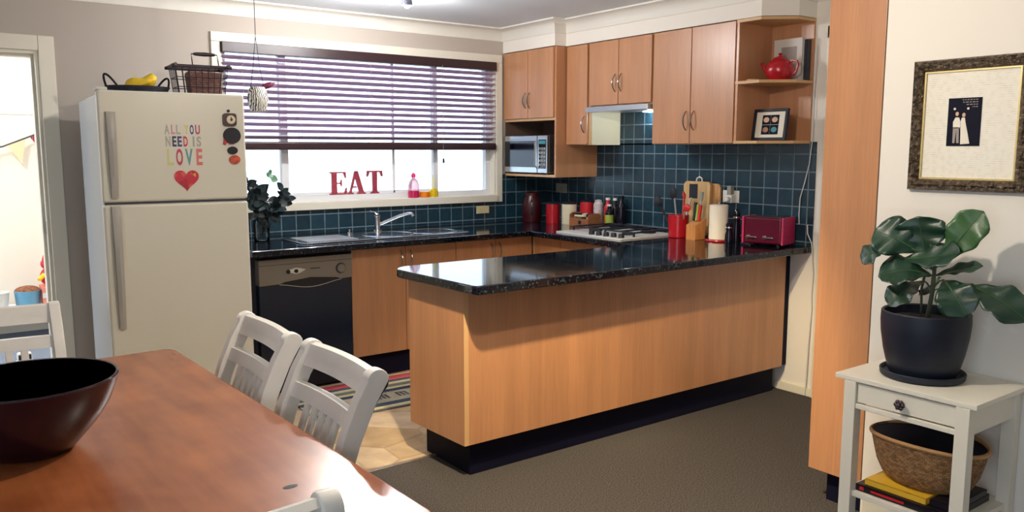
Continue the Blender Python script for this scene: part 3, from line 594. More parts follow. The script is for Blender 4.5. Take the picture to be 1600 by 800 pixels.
part('dial_knob', MB().lathe([(.026, 0), (.026, .012), (.022, .016), (.0001, .016)], (0, 0, 0), 28).rot(PI/2, 'X').move(-2.095, -.668, .728), M['dw_panel'], D)
part('dial_ring', MB().lathe([(.031, 0), (.031, .004), (.0001, .004)], (0, 0, 0), 28).rot(PI/2, 'X').move(-2.095, -.667, .728), M['blackmatt'], D)
part('display', MB().prism([(-2.43, .735), (-2.405, .745), (-2.375, .752), (-2.345, .748), (-2.315, .738), (-2.345, .722), (-2.375, .716), (-2.405, .726), (-2.43, .722)], -.6698, -.66, 'y'), M['chrome'], D)
for x, r in ((-2.42, .012), (-2.372, .011)): part('button', MB().lathe([(r, 0), (r, .005), (.0001, .005)], (0, 0, 0), 18).rot(PI/2, 'X').move(x, -.669, .733), M['blackgloss'], D)
part('badge', MB().box(-2.285, -2.225, -.6695, -.66, .738, .743), M['blackmatt'], D)
part('kick_panel', MB().box(x0, x1+.004, -.57, -.55, 0, .12), M['black'], D)
part('edge_clip', MB().box(x1+.001, x1+.006, -.66, -.60, .75, CT-.006, .002), M['steel'], D)
# stove run base cabinets: fronts face -X
t = thing('base_cabinet', 'beech cabinet under the cooktop with plain fronts facing the fridge', 'cabinet', (-.35, -1.15, 0), 0, 'base cabinets under the cooktop')
part('carcass', MB().box(-.605, -.02, -1.74, -.648, KZ, CT-.002), M['melamine'], t)
for a, c in ((-.945, -.668), (-1.73, -.950)):
    part('door', MB().box(-.626, -.606, a, c, KZ, CT-.012, .002), M['lam'], t)
part('corner_post', MB().box(-.626, -.606, -.665, -.645, KZ, CT-.012), M['lam_edge'], t)
part('kickboard', MB().box(-.57, -.55, -1.74, -.60, 0, KZ-.005), M['black'], t)
# peninsula
PEN = thing('peninsula_cabinet', 'long beech peninsula cabinet with black kickboard standing on the carpet edge', 'cabinet', (-1.2, -2.1, 0))
part('back_panel', MB().box(-2.268, -.055, -2.309, -2.291, KZ, CT-.001), M['lam'], PEN)
part('end_panel', MB().prism([(-2.291, -2.3085), (-2.27, -2.3085), (-2.29, -1.875), (-2.311, -1.875)], KZ, CT-.001, 'z'), M['lam'], PEN)
part('edge_strip', MB().box(-2.2915, -2.268, -2.3095, -2.3085, KZ, CT-.001), M['lam_edge'], PEN)
part('carcass', MB().box(-2.268, -.745, -2.29, -1.88, KZ, CT-.002), M['melamine'], PEN)
part('scribe_panel', MB().box(-.056, -.002, -2.300, -1.88, KZ, CT-.001), M['black'], PEN, 'dark narrow filler at the wall')
part('kickboard', MB().box(-2.234, -.075, -2.262, -1.89, 0, KZ), M['black'], PEN, 'deep black kickboard')

# ================================================================== WORKTOP, SINK, TAP
outer = [(-2.655, -.008), (-2.655, BY), (BX, BY), (BX, -1.752)]+arc(-2.245, -1.852, .10, 90, 176, 8)+arc(-2.288, -2.417, .035, 182, 268, 6)+[(-.008, -2.44), (-.008, -.008)]
sinkh = rrect(-1.83, -1.165, -.60, -.27, .05)
solo('worktop', MB().plate(outer, [sinkh], CT, BT, .007), M['granite'], 'glossy black granite U-shaped worktop with sink cut into it', 'worktop', None, 30)
S = thing('sink', 'stainless double bowl sink with drainer set in the black worktop below the window', 'sink', (-1.72, -.43, BT))
so = rrect(-2.31, -1.13, -.635, -.235, .06)
def circ(cx, cy, r, n=36): return [(cx+r*math.cos(2*PI*i/n), cy+r*math.sin(2*PI*i/n)) for i in range(n)]
B1, B2, BR = (-1.655, -.435), (-1.325, -.435), .152
mb = MB().plate(so, [circ(*B1, BR), circ(*B2, BR)], BT+.001, BT+.007, .002)
part('rim', mb, M['sinksteel'], S)
for c in (B1, B2):
    part('basin', MB().lathe([(.0001, -.15), (.10, -.148), (.135, -.13), (.149, -.09), (.152, 0), (.158, .0075), (.168, .0095), (.172, .0075)], (c[0], c[1], BT), 40), M['sinksteel'], S, None, 60)
mb = MB()
for i in range(9): mb.box(-2.25, -1.93, -.575+i*.034, -.56+i*.034, BT+.0065, BT+.0095, .001)
part('drainer', mb, M['steel'], S)
part('waste_plug', MB().lathe([(.018, 0), (.018, .010), (.006, .014), (.006, .026), (.009, .03), (.0001, .032)], (-1.86, -.30, BT+.007), 16), M['chrome'], S)
T = thing('kitchen_tap', 'chrome mixer tap with long rising spout behind the sink', 'tap', (-1.63, -.245, BT+.007))
z = BT+.007
part('body', MB().lathe([(.03, 0), (.03, .006), (.021, .012), (.021, .085), (.023, .09), (.022, .105), (.010, .112), (.0001, .113)], (-1.63, -.245, z), 24), M['chrome'], T)
part('spout', MB().tube([(-1.622, -.25, z+.045), (-1.58, -.29, z+.07), (-1.52, -.35, z+.105), (-1.48, -.39, z+.122), (-1.462, -.408, z+.122), (-1.455, -.415, z+.105)], [.012, .011, .010, .010, .011, .012], 12), M['chrome'], T)
part('lever', MB().tube([(-1.63, -.245, z+.112), (-1.645, -.23, z+.128), (-1.66, -.20, z+.132)], [.008, .007, .006], 10), M['chrome'], T)

# ================================================================== WALL CABINETS
G = 'beech wall cabinets over the cooktop run'
def wall_unit(label, y0, y1, z0, z1, x, doors, loc, hz):
    """doors: list of (y0, y1, handle_y)"""
    t = thing('hanging_cupboard', label, 'cabinet', loc, 0, G)
    part('carcass', MB().box(x+.022, -.002, y0, y1, z0, z1), M['melamine'], t)
    part('edge_strip', MB().box(x+.004, x+.022, y0, y1, z0, z1), M['lam_edge'], t, 'pale edge strip')
    for a, c, h in doors:
        d = part('door', MB().box(x-.016, x+.003, a+.002, c-.002, z0+.004, z1-.003, .002), M['lam'], t)
        part('handle', bow_handle((x-.016, h, hz), (-1, 0, 0), (0, 0, 1), .115), M['nickel'], d, 'bowed nickel handle')
    return t
wall_unit('single door beech wall cabinet between the microwave and the range hood', -.86, -.625, 1.46, 2.148, UX+.016, [(-.848, -.628, -.822)], (-.15, -.74, 1.46), 1.60)
wall_unit('short two door beech cabinet directly above the range hood', -1.458, -.862, 1.722, 2.148, UX+.016, [(-1.152, -.866, -1.125), (-1.452, -1.154, -1.182)], (-.15, -1.16, 1.722), 1.865)
wall_unit('tall two door beech cabinet between the range hood and the open shelf', -2.106, -1.46, 1.46, 2.148, UX+.016, [(-1.776, -1.468, -1.748), (-2.100, -1.778, -1.808)], (-.15, -1.78, 1.46), 1.60)
# microwave housing
t = thing('hanging_cupboard', 'deep corner cabinet with two doors over an open microwave niche', 'cabinet', (-.2, -.31, 1.229), 0, G)
x = MX+.016
part('carcass', MB().box(x+.022, -.002, -.602, -.002, 1.652, 2.148).box(x+.004, x+.022, -.602, -.002, 1.645, 2.148), M['melamine'], t)
part('side_panel', MB().box(x, -.002, -.62, -.602, 1.229, 2.148), M['lam'], t)
mb = MB().box(x, -.002, -.602, -.01, 1.229, 1.247); part('shelf', mb, M['lam_edge'], t, 'pale edged niche shelf')
part('niche_rail', MB().box(x, x+.02, -.602, -.01, 1.636, 1.652), M['lam_edge'], t)
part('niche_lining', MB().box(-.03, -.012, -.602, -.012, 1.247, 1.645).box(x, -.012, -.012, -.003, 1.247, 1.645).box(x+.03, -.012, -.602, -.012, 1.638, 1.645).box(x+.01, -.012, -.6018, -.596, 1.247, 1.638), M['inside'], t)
for a, c, h in ((-.308, -.010, -.285), (-.604, -.310, -.335)):
    d = part('door', MB().box(x-.016, x+.003, a+.002, c-.002, 1.656, 2.145, .002), M['lam'], t)
    part('handle', bow_handle((x-.016, h, 1.785), (-1, 0, 0), (0, 0, 1), .115), M['nickel'], d, 'bowed nickel handle')
# open corner shelf
t = thing('corner_shelf', 'open beech corner shelf with angled boards at the end of the cabinets', 'shelf', (-.15, -2.25, 1.46))
poly = [(0, -2.106), (UX, -2.106), SH1, SH2, SH3]
for z0 in (1.46, 1.793, 2.132):
    part('board', MB().prism([(x_-.002, y_) for x_, y_ in poly], z0, z0+.016, 'z'), M['lam_edge'], t, None, 0)
part('back_panel', MB().box(-.016, -.002, -2.398, -2.108, 1.476, 2.132), M['lam'], t)
part('side_panel', MB().box(UX+.002, -.016, -2.122, -2.107, 1.476, 2.132), M['lam'], t)
# microwave
t = thing('microwave', 'stainless microwave with dark glass door in the open wall niche', 'microwave', (-.25, -.29, 1.247))
xf = -.425
part('casing', MB().box(xf+.018, -.06, -.548, -.02, 1.257, 1.530, .006), M['steel'], t)
part('door', MB().box(xf, xf+.018, -.430, -.02, 1.258, 1.529, .004), M['steel'], t)
part('door_glass', MB().box(xf-.002, xf+.004, -.405, -.035, 1.298, 1.490, .003), M['blackgloss'], t, 'dark glass panel')
part('handle', MB().tube([(xf, -.437, 1.29), (xf-.024, -.437, 1.31), (xf-.024, -.437, 1.48), (xf, -.437, 1.50)], .006, 8), M['steel'], t)
part('control_panel', MB().box(xf, xf+.018, -.548, -.436, 1.258, 1.529, .004), M['steel'], t)
part('button_panel', MB().box(xf-.0015, xf+.003, -.535, -.45, 1.29, 1.50, .002), M['blackgloss'], t)
part('display', MB().box(xf-.0025, xf, -.528, -.457, 1.468, 1.492), M['teal'], t)
for r in range(5):
    for c in range(3): part('button', MB().box(xf-.003, xf, -.528+c*.026, -.509+c*.026, 1.31+r*.029, 1.327+r*.029, .001), M['greyplate'], t)
for yy in (-.52, -.05): part('foot', MB().box(-.40, -.37, yy-.012, yy+.012, 1.247, 1.258), M['blackmatt'], t)
# range hood
t = thing('range_hood', 'slim slide-out range hood with bright steel front under short cabinet', 'hood', (-.18, -1.17, 1.676))
part('body', MB().box(-.30, -.01, -1.456, -.866, 1.690, 1.720), M['greyplate'], t)
part('front_rail', MB().box(-.350, -.30, -1.458, -.868, 1.680, 1.715, .004), M['steel'], t, 'bright steel front rail')
part('filter', MB().box(-.28, -.05, -1.36, -.90, 1.684, 1.690), M['steel'], t)
part('lamp', MB().box(-.10, -.03, -1.25, -1.17, 1.678, 1.688, .002), M['rangebulb'], t, 'small lit lamp cover')

# ================================================================== COOKTOP
t = thing('cooktop', 'stainless gas cooktop with black knobs on the side worktop', 'cooktop', (-.39, -1.24, BT))
cy0, cy1, cx0, cx1 = -1.555, -.935, -.665, -.15
part('plate', MB().prism(rrect(cx0, cx1, cy0, cy1, .02), BT+.001, BT+.009, 'z'), mat('steel_with_painted_glare', (226, 228, 230), .3, .25), t)  # white glare put into the plate's colour, paler than its steel
for i in range(5):
    part('knob', MB().lathe([(.019, 0), (.019, .012), (.015, .026), (.0001, .027)], (-.615, -1.245-i*.068, BT+.009), 20), M['blackmatt'], t, 'black control knob')
for bx_, by_, r in ((-.44, -1.09, .045), (-.44, -1.40, .04), (-.26, -1.09, .035), (-.26, -1.40, .05)):
    part('burner', MB().lathe([(r, 0), (r, .012), (r*.7, .018), (.0001, .02)], (bx_, by_, BT+.009), 24), M['blackmatt'], t)
for by_ in (-1.09, -1.40):
    mb = MB()
    for dx in (-.52, -.18): mb.box(dx-.005, dx+.005, by_-.135, by_+.135, BT+.030, BT+.040, .002)
    for dy in (-.13, 0, .13): mb.box(-.52, -.18, by_+dy-.005, by_+dy+.005, BT+.030, BT+.040, .002)
    for dx in (-.52, -.18):
        for dy in (-.13, .13): mb.box(dx-.005, dx+.005, by_+dy-.005, by_+dy+.005, BT+.008, BT+.034)
    part('trivet', mb, M['blackmatt'], t, 'black cast iron trivet')

# ================================================================== BENCH ITEMS
def lathe_solo(name, prof, c, m, label, cat, group=None, n=28, sx=1, sy=1): return solo(name, MB().lathe(prof, c, n, sx, sy), m, label, cat, group)
def canister(c, r, h, m, lidm, label, group, knob=True):
    o = lathe_solo('canister', [(r*.97, 0), (r, .004), (r, h-.004), (r*.97, h)], c, m, label, 'canister', group)
    part('lid', MB().lathe([(r*1.02, h), (r*1.02, h+.010), (r*.8, h+.016), (.0001, h+.017)], c, 28), lidm, o)
    if knob: part('knob', MB().sphere((c[0], c[1], c[2]+h+.022), .008, 12), M['blackmatt'], o)
    return o
# tall dark red jar in the corner
o = lathe_solo('tall_jar', [(.066, 0), (.070, .006), (.076, .06), (.076, .12), (.066, .175), (.052, .195), (.052, .21)], (-.29, -.20, BT), M['darkred'], 'tall dark red jar in the dark corner below the microwave', 'jar')
part('lid', MB().lathe([(.056, .205), (.056, .222), (.03, .232), (.0001, .234)], (-.29, -.20, BT), 28), M['darkred'], o)
part('handle', MB().tube([(-.335, -.255, BT+.17), (-.352, -.275, BT+.155), (-.355, -.278, BT+.10), (-.342, -.262, BT+.06)], .006, 8), M['chrome'], o, 'pale curved handle')
G = 'canisters lined up beside the cooktop'
canister((-.235, -.385, BT), .052, .145, M['red'], M['blackmatt'], 'red canister at the left of the row beside the cream one', G)
canister((-.185, -.515, BT), .056, .150, M['cream'], M['blackmatt'], 'cream canister between the red one and the spice crate', G)
canister((-.085, -.60, BT), .052, .165, M['red_flat'], M['blackmatt'], 'red canister partly hidden behind the wooden spice crate', G)
o = lathe_solo('spray_can', [(.034, 0), (.036, .004), (.036, .150), (.030, .165), (.026, .17), (.026, .185), (.0001, .19)], (-.075, -.715, BT), mat('pale_printed_tin', (196, 190, 190), .35, noise=(30, .4, (1, 1, 1))), 'pale printed tin standing behind the wooden spice crate', 'tin')
# wooden crate with spice jars, sitting on the bench beside the cooktop
t = thing('spice_crate', 'small wooden crate of spice jars beside the cooktop', 'crate', (-.225, -.735, BT))
mb = MB().box(-.285, -.165, -.835, -.645, BT+.001, BT+.010, .002).box(-.290, -.282, -.84, -.64, BT+.001, BT+.062, .002).box(-.168, -.160, -.84, -.64, BT+.001, BT+.062, .002)
part('box', mb, M['wood_mid'], t)
for y in (-.84, -.64):
    part('end_board', MB().prism([(-.285, BT+.001), (-.165, BT+.001), (-.165, BT+.085), (-.19, BT+.10), (-.26, BT+.10), (-.285, BT+.085)], y-.004, y+.004, 'y'), M['wood_mid'], t)
part('hook_plate', MB().lathe([(.014, 0), (.014, .004), (.0001, .005)], (0, 0, 0), 16).rot(-PI/2, 'Y').move(-.290, -.755, BT+.034), M['blackmatt'], t)
G = 'spice jars in the wooden crate'
k = 0
for i in range(4):
    for j in range(2):
        c = (-.250+j*.052, -.805+i*.046, BT+.0105); k += 1
        o = lathe_solo('spice_jar', [(.018, 0), (.019, .003), (.019, .060), (.015, .066)], c, [M['wood'], M['darkred'], M['green_label'], M['wood_mid']][(i+j) % 4], ('small spice jar in the front row of the wooden crate' if j == 0 else 'small spice jar in the back row of the wooden crate'), 'jar', G+(' front row' if j == 0 else ' back row'), 18)
        part('cap', MB().lathe([(.018, .063), (.018, .082), (.0001, .083)], c, 18), [M['blackmatt'], M['cream']][(i+2*j) % 3 == 1], o)
part('spoon_rest', MB().box(-.295, -.284, -.80, -.70, BT+.075, BT+.088, .003), M['cream'], bpy.data.objects['spice_crate'], 'cream strip along the front')
G = 'bottles between crate and cooktop'
def bottle(c, r, h, neck, m, capm, label, labm=None):
    o = lathe_solo('bottle', [(r*.95, 0), (r, .004), (r, h*.62), (r*.85, h*.70), (neck, h*.80), (neck, h*.93)], c, m, label, 'bottle', G, 24)
    part('cap', MB().lathe([(neck*1.25, h*.92), (neck*1.25, h), (.0001, h+.001)], c, 18), capm, o)
    if labm: part('label', MB().lathe([(r+.0006, h*.18), (r+.0006, h*.55)], c, 24), labm, o, 'green paper label', 60)
    return o
bottle((-.065, -.805, BT), .028, .205, .014, M['red_flat'], M['white'], 'red sauce bottle behind the spice crate')
bottle((-.06, -.875, BT), .026, .205, .012, M['blackgloss'], M['white'], 'slim black bottle between the red and the green labelled bottles')
bottle((-.135, -.895, BT), .030, .165, .013, M['blackgloss'], M['white'], 'short dark bottle with a green label beside the cooktop', M['green_label'])
bottle((-.065, -.945, BT), .036, .225, .015, M['blackgloss'], M['blackgloss'], 'tallest black bottle closest to the cooktop')
# utensil crock
cc = (-.235, -1.637, BT)
t = thing('utensil_crock', 'round red crock holding cooking utensils beside the cooktop', 'crock', cc)
part('body', MB().lathe([(.058, 0), (.062, .005), (.065, .140), (.063, .143), (.060, .140), (.056, .012), (.0001, .010)], cc, 32), M['red'], t)
G = 'utensils in the red crock'
def utensil(name, base, top, r, m, label, head=None, hm=None, cat='utensil'):
    t = thing(name, label, cat, base, 0, G)
    part('handle', MB().tube([base, top], r, 8), m, t)
    if head: part('head', head, hm or m, t)
    return t
zb = BT+.02
utensil('ladle', (cc[0], cc[1]+.03, zb), (-.27, -1.50, 1.10), .005, M['blackmatt'], 'black ladle leaning left out of the red crock', MB().sphere((-.272, -1.487, 1.105), .028, 16, .6, 1, 1), M['blackmatt'])
utensil('serving_spoon', (cc[0]+.02, cc[1]+.02, zb), (-.21, -1.575, 1.12), .0055, M['steel'], 'black spoon with steel handle upright in the red crock', MB().sphere((-.207, -1.560, 1.15), .036, 16, .35, .8, 1.1), M['blackmatt'])
utensil('pasta_spoon', (cc[0]-.02, cc[1]+.025, zb), (-.30, -1.53, 1.09), .005, M['blackmatt'], 'black spoon leaning forward out of the red crock', MB().sphere((-.305, -1.52, 1.10), .03, 16, .4, 1, 1.1), M['blackmatt'])
utensil('tongs', (cc[0]+.03, cc[1]-.005, zb), (-.195, -1.645, 1.12), .006, M['red_flat'], 'red tipped tongs upright in the red crock', MB().tube([(-.195, -1.645, 1.12), (-.193, -1.640, 1.145), (-.193, -1.632, 1.165)], [.009, .012, .005], 10), M['red_flat'])
utensil('slotted_turner', (cc[0]+.01, cc[1]-.02, zb), (-.19, -1.700, 1.13), .005, M['steel'], 'black slotted turner leaning right out of the red crock', MB().box(-.193, -.188, -1.745, -1.680, 1.125, 1.215, .004), M['blackmatt'])
utensil('spatula', (cc[0]-.02, cc[1]-.03, zb), (-.255, -1.705, 1.045), .006, M['steel'], 'red silicone spatula leaning right out of the red crock', MB().sphere((-.258, -1.724, 1.068), .03, 14, .4, 1.0, .8), M['red_flat'])
# chopping boards against the tiles
mb = MB().prism(rrect(-1.735, -1.515, BT+.001, 1.225, .03), -.075, -.055, 'x', .002)
def lean(mb): return mb.rot(math.radians(3), 'Y', (-.07, 0, BT))
G = 'chopping boards leaning on the tiles'
o = solo('chopping_board', lean(mb), M['bamboo'], 'pale timber chopping board in front with white loop handle', 'chopping board', G)
ORG[o.name] = tuple(o.location)
part('handle', lean(MB().tube([(-.065, -1.66, 1.215), (-.065, -1.655, 1.245), (-.065, -1.635, 1.255), (-.065, -1.615, 1.245), (-.065, -1.61, 1.215)], .005, 8)), M['white'], o, 'white loop handle')
solo('chopping_board', lean(MB().prism(rrect(-1.79, -1.60, BT+.001, 1.215, .03), -.045, -.027, 'x', .002)), M['wood'], 'darker timber chopping board behind at the right of the pair', 'chopping board', G)
# knife block
t = thing('knife_block', 'small slanted timber knife block beside the paper towel roll', 'knife block', (-.245, -1.785, BT))
part('block', MB().prism([(-.29, BT), (-.20, BT), (-.185, BT+.125), (-.255, BT+.105), (-.29, BT+.09)], -1.823, -1.748, 'y', .004), M['knifeblock'], t)
G = 'knives in the block'
for i, (dy, dz, mm, lb) in enumerate(((-1.765, .11, 'blackmatt', 'knife with black handle at the left of the block'), (-1.785, .10, 'green_label', 'knife with green handle in the middle of the block'), (-1.803, .095, 'red_flat', 'knife with red handle at the right of the block'))):
    k_ = thing('knife', lb, 'knife', (-.235, dy, BT+.09), 0, G)
    part('handle', MB().tube([(-.238, dy, BT+.115), (-.222, dy, BT+.115+dz)], [.009, .011], 8), M[mm], k_)
    part('blade', MB().box(-.243, -.237, dy-.001, dy+.001, BT+.03, BT+.118), M['steel'], k_)
k_ = thing('sharpening_steel', 'grey steel with curved dark handle tallest in the knife block', 'sharpening steel', (-.22, -1.79, BT+.09), 0, None)
part('rod', MB().tube([(-.225, -1.79, BT+.07), (-.205, -1.79, BT+.24)], .006, 8), M['steel'], k_)
part('handle', MB().tube([(-.205, -1.79, BT+.235), (-.20, -1.79, BT+.29)], [.011, .013], 10), M['greyplate'], k_)
# paper towel
c = (-.20, -1.925, BT)
t = thing('paper_towel_holder', 'white paper towel roll on a red based holder by the tiles', 'paper towel', c)
part('base', MB().lathe([(.075, 0), (.078, .004), (.076, .010), (.0001, .012)], c, 32), M['red'], t, 'round red base')
part('roll', MB().lathe([(.018, .012), (.054, .012), (.056, .016), (.056, .215), (.054, .219), (.018, .219)], c, 36), M['paper'], t, 'white paper roll')
part('post', MB().cyl((c[0], c[1], BT+.01), (c[0], c[1], BT+.235), .006, .006, 12), M['chrome'], t)
# dark glass grinders
G = 'black grinders beside the toaster'
for x_, y_, h, lb in ((-.15, -2.02, .20, 'taller black pepper grinder right behind the paper towel'), (-.235, -2.035, .125, 'shorter black salt grinder in front of the taller one')):
    o = lathe_solo('grinder', [(.024, 0), (.026, .004), (.024, h*.4), (.018, h*.55), (.022, h*.7), (.022, h*.78)], (x_, y_, BT), M['blackgloss'], lb, 'grinder', G, 20)
    part('cap', MB().lathe([(.020, h*.78), (.022, h*.86), (.014, h*.96), (.0001, h)], (x_, y_, BT), 20), M['blackgloss'], o)
    part('band', MB().lathe([(.0225, h*.70), (.0235, h*.73), (.0225, h*.76)], (x_, y_, BT), 20), M['chrome'], o)
# toaster: shade painted into the front's red, light into the end panels
t = thing('toaster', 'wide crimson four slice toaster at the peninsula end of the worktop', 'toaster', (-.138, -2.2385, BT), math.radians(13), None, False)
TX0, TX1, TY0, TY1 = -.085, .085, -.125, .125
z0 = 0
part('casing', MB().box(TX0, TX1, TY0+.012, TY1-.012, .012, .166, .014, 3), M['crimson'], t)
for a, c_ in ((TY0, TY0+.014), (TY1-.014, TY1)): part('end_panel', MB().box(TX0-.004, TX1+.004, a, c_, .010, .168, .006), M['crimson_lit'], t, 'red end panel painted in a lit pinkish tone')
for x_ in (-.035, .035): part('slot', MB().box(x_-.012, x_+.012, -.10, .10, .1655, .168), M['blackmatt'], t)
for y_ in (.05, -.05):
    part('lever', MB().box(TX0-.016, TX0, y_-.020, y_+.020, .045, .055, .003), M['chrome'], t, 'chrome lever')
    part('dial', MB().lathe([(.011, 0), (.011, .008), (.0001, .009)], (0, 0, 0), 16).rot(-PI/2, 'Y').move(TX0, y_+.036, .05), M['chrome'], t)
for x_ in (TX0+.03, TX1-.03):
    for y_ in (TY0+.04, TY1-.04): part('foot', MB().lathe([(.01, 0), (.01, .014)], (x_, y_, 0), 12), M['blackmatt'], t)
# sockets and switch plates
t = thing('power_outlet', 'white double power outlet on the tiles behind paper towel', 'outlet', (-.008, -1.865, 1.10))
part('plate', MB().box(-.016, -.008, -1.925, -1.80, 1.10, 1.175, .003), M['white'], t)
for y_ in (-1.895, -1.83): part('switch', MB().box(-.019, -.015, y_-.006, y_+.006, 1.158, 1.168, .001), M['white'], t)
t = thing('plug_adaptor', 'bulky white plug adaptor plugged into the double outlet', 'plug', (-.045, -1.875, 1.10))
part('body', MB().box(-.062, -.016, -1.905, -1.855, 1.10, 1.15, .006), M['white'], t)
part('upper_block', MB().box(-.055, -.02, -1.892, -1.862, 1.14, 1.205, .004), M['greyplate'], t)
part('plug', MB().lathe([(.017, 0), (.017, .025), (.012, .032), (.0001, .033)], (0, 0, 0), 18).rot(-PI/2, 'Y').move(-.06, -1.885, 1.122), M['white'], t)
t = thing('switch_plate', 'ivory switch plate on the tiles under the window end', 'switch', (-.62, -.008, .945), 0, 'switch plates on the tiles')
part('plate', MB().box(-.678, -.562, -.016, -.008, .945, 1.003, .003), M['offwhite'], t); part('rocker', MB().box(-.655, -.645, -.019, -.0155, .965, .983, .001), M['offwhite'], t)
t = thing('switch_plate', 'grey switch plate on the tiles below the microwave niche', 'switch', (-.008, -.22, 1.09), 0, 'switch plates on the tiles')
part('plate', MB().box(-.016, -.008, -.285, -.153, 1.092, 1.165, .003), M['greyplate'], t); part('rocker', MB().box(-.019, -.0155, -.225, -.213, 1.118, 1.14, .001), M['greyplate'], t)
# white cable hanging from the shelf end
pts = [(-.012, -2.418, 2.0), (-.012, -2.42, 1.9), (-.014, -2.415, 1.75), (-.012, -2.418, 1.5), (-.014, -2.405, 1.35), (-.014, -2.38, 1.24), (-.014, -2.355, 1.15), (-.014, -2.352, 1.06), (-.02, -2.36, 1.0)]
solo('white_cable', MB().tube(pts, .003, 6), M['cable'], 'white cable hanging from the shelf end down to the worktop', 'cable')
solo('flat_cable', MB().tube([(-.014, -2.41, 1.0), (-.03, -2.425, .95), (-.02, -2.445, .90), (-.02, -2.452, .86), (-.012, -2.45, .82), (-.010, -2.46, .72), (-.008, -2.455, .6), (-.008, -2.46, .52), (-.018, -2.455, .3), (-.02, -2.45, .01)], .003, 6), M['cable'], 'white cable draped over the worktop end and down to the skirting', 'cable')

# things on the corner shelf
c = (-.165, -2.29, 1.809)
t = thing('teapot', 'round glossy red teapot on the upper corner shelf', 'teapot', c)
part('body', MB().lathe([(.045, 0), (.055, .004), (.073, .030), (.079, .055), (.073, .085), (.055, .108), (.040, .116), (.0001, .117)], c, 36), M['red'], t)
part('lid', MB().lathe([(.040, .116), (.036, .124), (.018, .132), (.0001, .134)], c, 28), M['red'], t)
part('lid_knob', MB().lathe([(.006, .13), (.005, .137), (.011, .143), (.009, .151), (.0001, .153)], c, 16), M['red'], t)
part('spout', MB().tube([(c[0], c[1]+.065, c[2]+.045), (c[0]-.005, c[1]+.092, c[2]+.062), (c[0]-.007, c[1]+.106, c[2]+.088), (c[0]-.008, c[1]+.117, c[2]+.106)], [.018, .013, .010, .009], 12), M['red'], t)
part('handle', MB().tube([(c[0], c[1]-.062+.0, c[2]+.095), (c[0], c[1]-.085, c[2]+.105), (c[0], c[1]-.110, c[2]+.098), (c[0], c[1]-.118, c[2]+.075), (c[0], c[1]-.108, c[2]+.045), (c[0], c[1]-.088, c[2]+.028), (c[0], c[1]-.066, c[2]+.028)], .006, 10), M['red'], t)
def book(label, x0, x1, y0, y1, z0, z1, cov, spine, group, rot=None, name='book'):
    """upright book; spine: 'y-' end etc."""
    t = thing(name, label, 'book', ((x0+x1)/2, (y0+y1)/2, z0), 0, group)
    e = .002
    part('pages', MB().box(x0+e, x1-e, y0+e*1.5, y1-e*2, z0+e*1.5, z1-e*1.5), M['pages'], t)
    mb = MB().box(x0, x0+e, y0, y1, z0, z1, .0006).box(x1-e, x1, y0, y1, z0, z1, .0006)
    if spine == 'y-': mb.box(x0, x1, y0, y0+e, z0, z1, .0006)
    else: mb.box(x0, x1, y1-e, y1, z0, z1, .0006)
    part('cover', mb, cov, t); return t
G = 'books behind the teapot'
bkm = mat('pale_cookbook_cover', (206, 200, 192), .5)
t = book('pale hardback standing face out behind the red teapot', -.078, -.058, -2.37, -2.185, 1.8095, 2.045, bkm, 'y-', G)
part('cover_panel', MB().box(-.0795, -.0775, -2.335, -2.235, 1.93, 2.0), M['grey'], t, 'greyish picture panel on the cover')
book('pale book with dark spine behind the pale hardback', -.055, -.018, -2.385, -2.2, 1.8095, 2.035, mat('dark_book_cover', (52, 54, 66), .5), 'y-', G)
solo('wooden_coaster', MB().lathe([(.038, 0), (.04, .003), (.04, .009), (.0001, .010)], (-.255, -2.185, 1.809), 24), M['wood'], 'thin wooden coaster left of the teapot on the shelf', 'coaster')
# photo frame leaning on the lower shelf
t = thing('photo_frame', 'black picture frame of four bowl prints on the lower corner shelf', 'picture frame', (-.17, -2.26, 1.476), math.radians(0))
fy0, fy1, fz0, fz1 = -2.375, -2.150, 1.4765, 1.655
def tilt(mb): return mb.rot(math.radians(8), 'Y', (-.20, 0, fz0))
mb = MB()
for a in ((fy0, fy1, fz0, fz0+.016), (fy0, fy1, fz1-.016, fz1), (fy0, fy0+.016, fz0+.016, fz1-.016), (fy1-.016, fy1, fz0+.016, fz1-.016)): mb.box(-.215, -.195, *a, .002)
part('frame', tilt(mb), M['blackmatt'], t)
part('backing', tilt(MB().box(-.2, -.196, fy0+.01, fy1-.01, fz0+.01, fz1-.01)), M['blackmatt'], t)
part('mat_board', tilt(MB().box(-.205, -.2005, fy0+.014, fy1-.014, fz0+.014, fz1-.014)), M['papercard'], t, 'cream mat board')
yc, zc = (fy0+fy1)/2, (fz0+fz1)/2
for i, (dy, dz, m_) in enumerate(((1, 1, 'skin'), (-1, 1, 'skin'), (1, -1, 'red'), (-1, -1, 'teal'))):
    p = part('print', tilt(MB().box(-.2065, -.205, yc+dy*.028-.027, yc+dy*.028+.027, zc+dz*.028-.027, zc+dz*.028+.027)), M['photo_dark'], t, 'small dark square print')
    sub = MB().prism(disc(yc+dy*.028, zc+dz*.028, .019, 0, 0, 20, 1, .8), -.2075, -.2062, 'x')
    part('bowl_motif', tilt(sub), M[m_] if m_ != 'red' else M['wood_mid'], p)
part('easel_leg', MB().prism([(-.185, fz0), (-.10, fz0), (-.165, fz0+.12), (-.172, fz0+.12)], yc-.02, yc+.02, 'y'), M['blackmatt'], t)

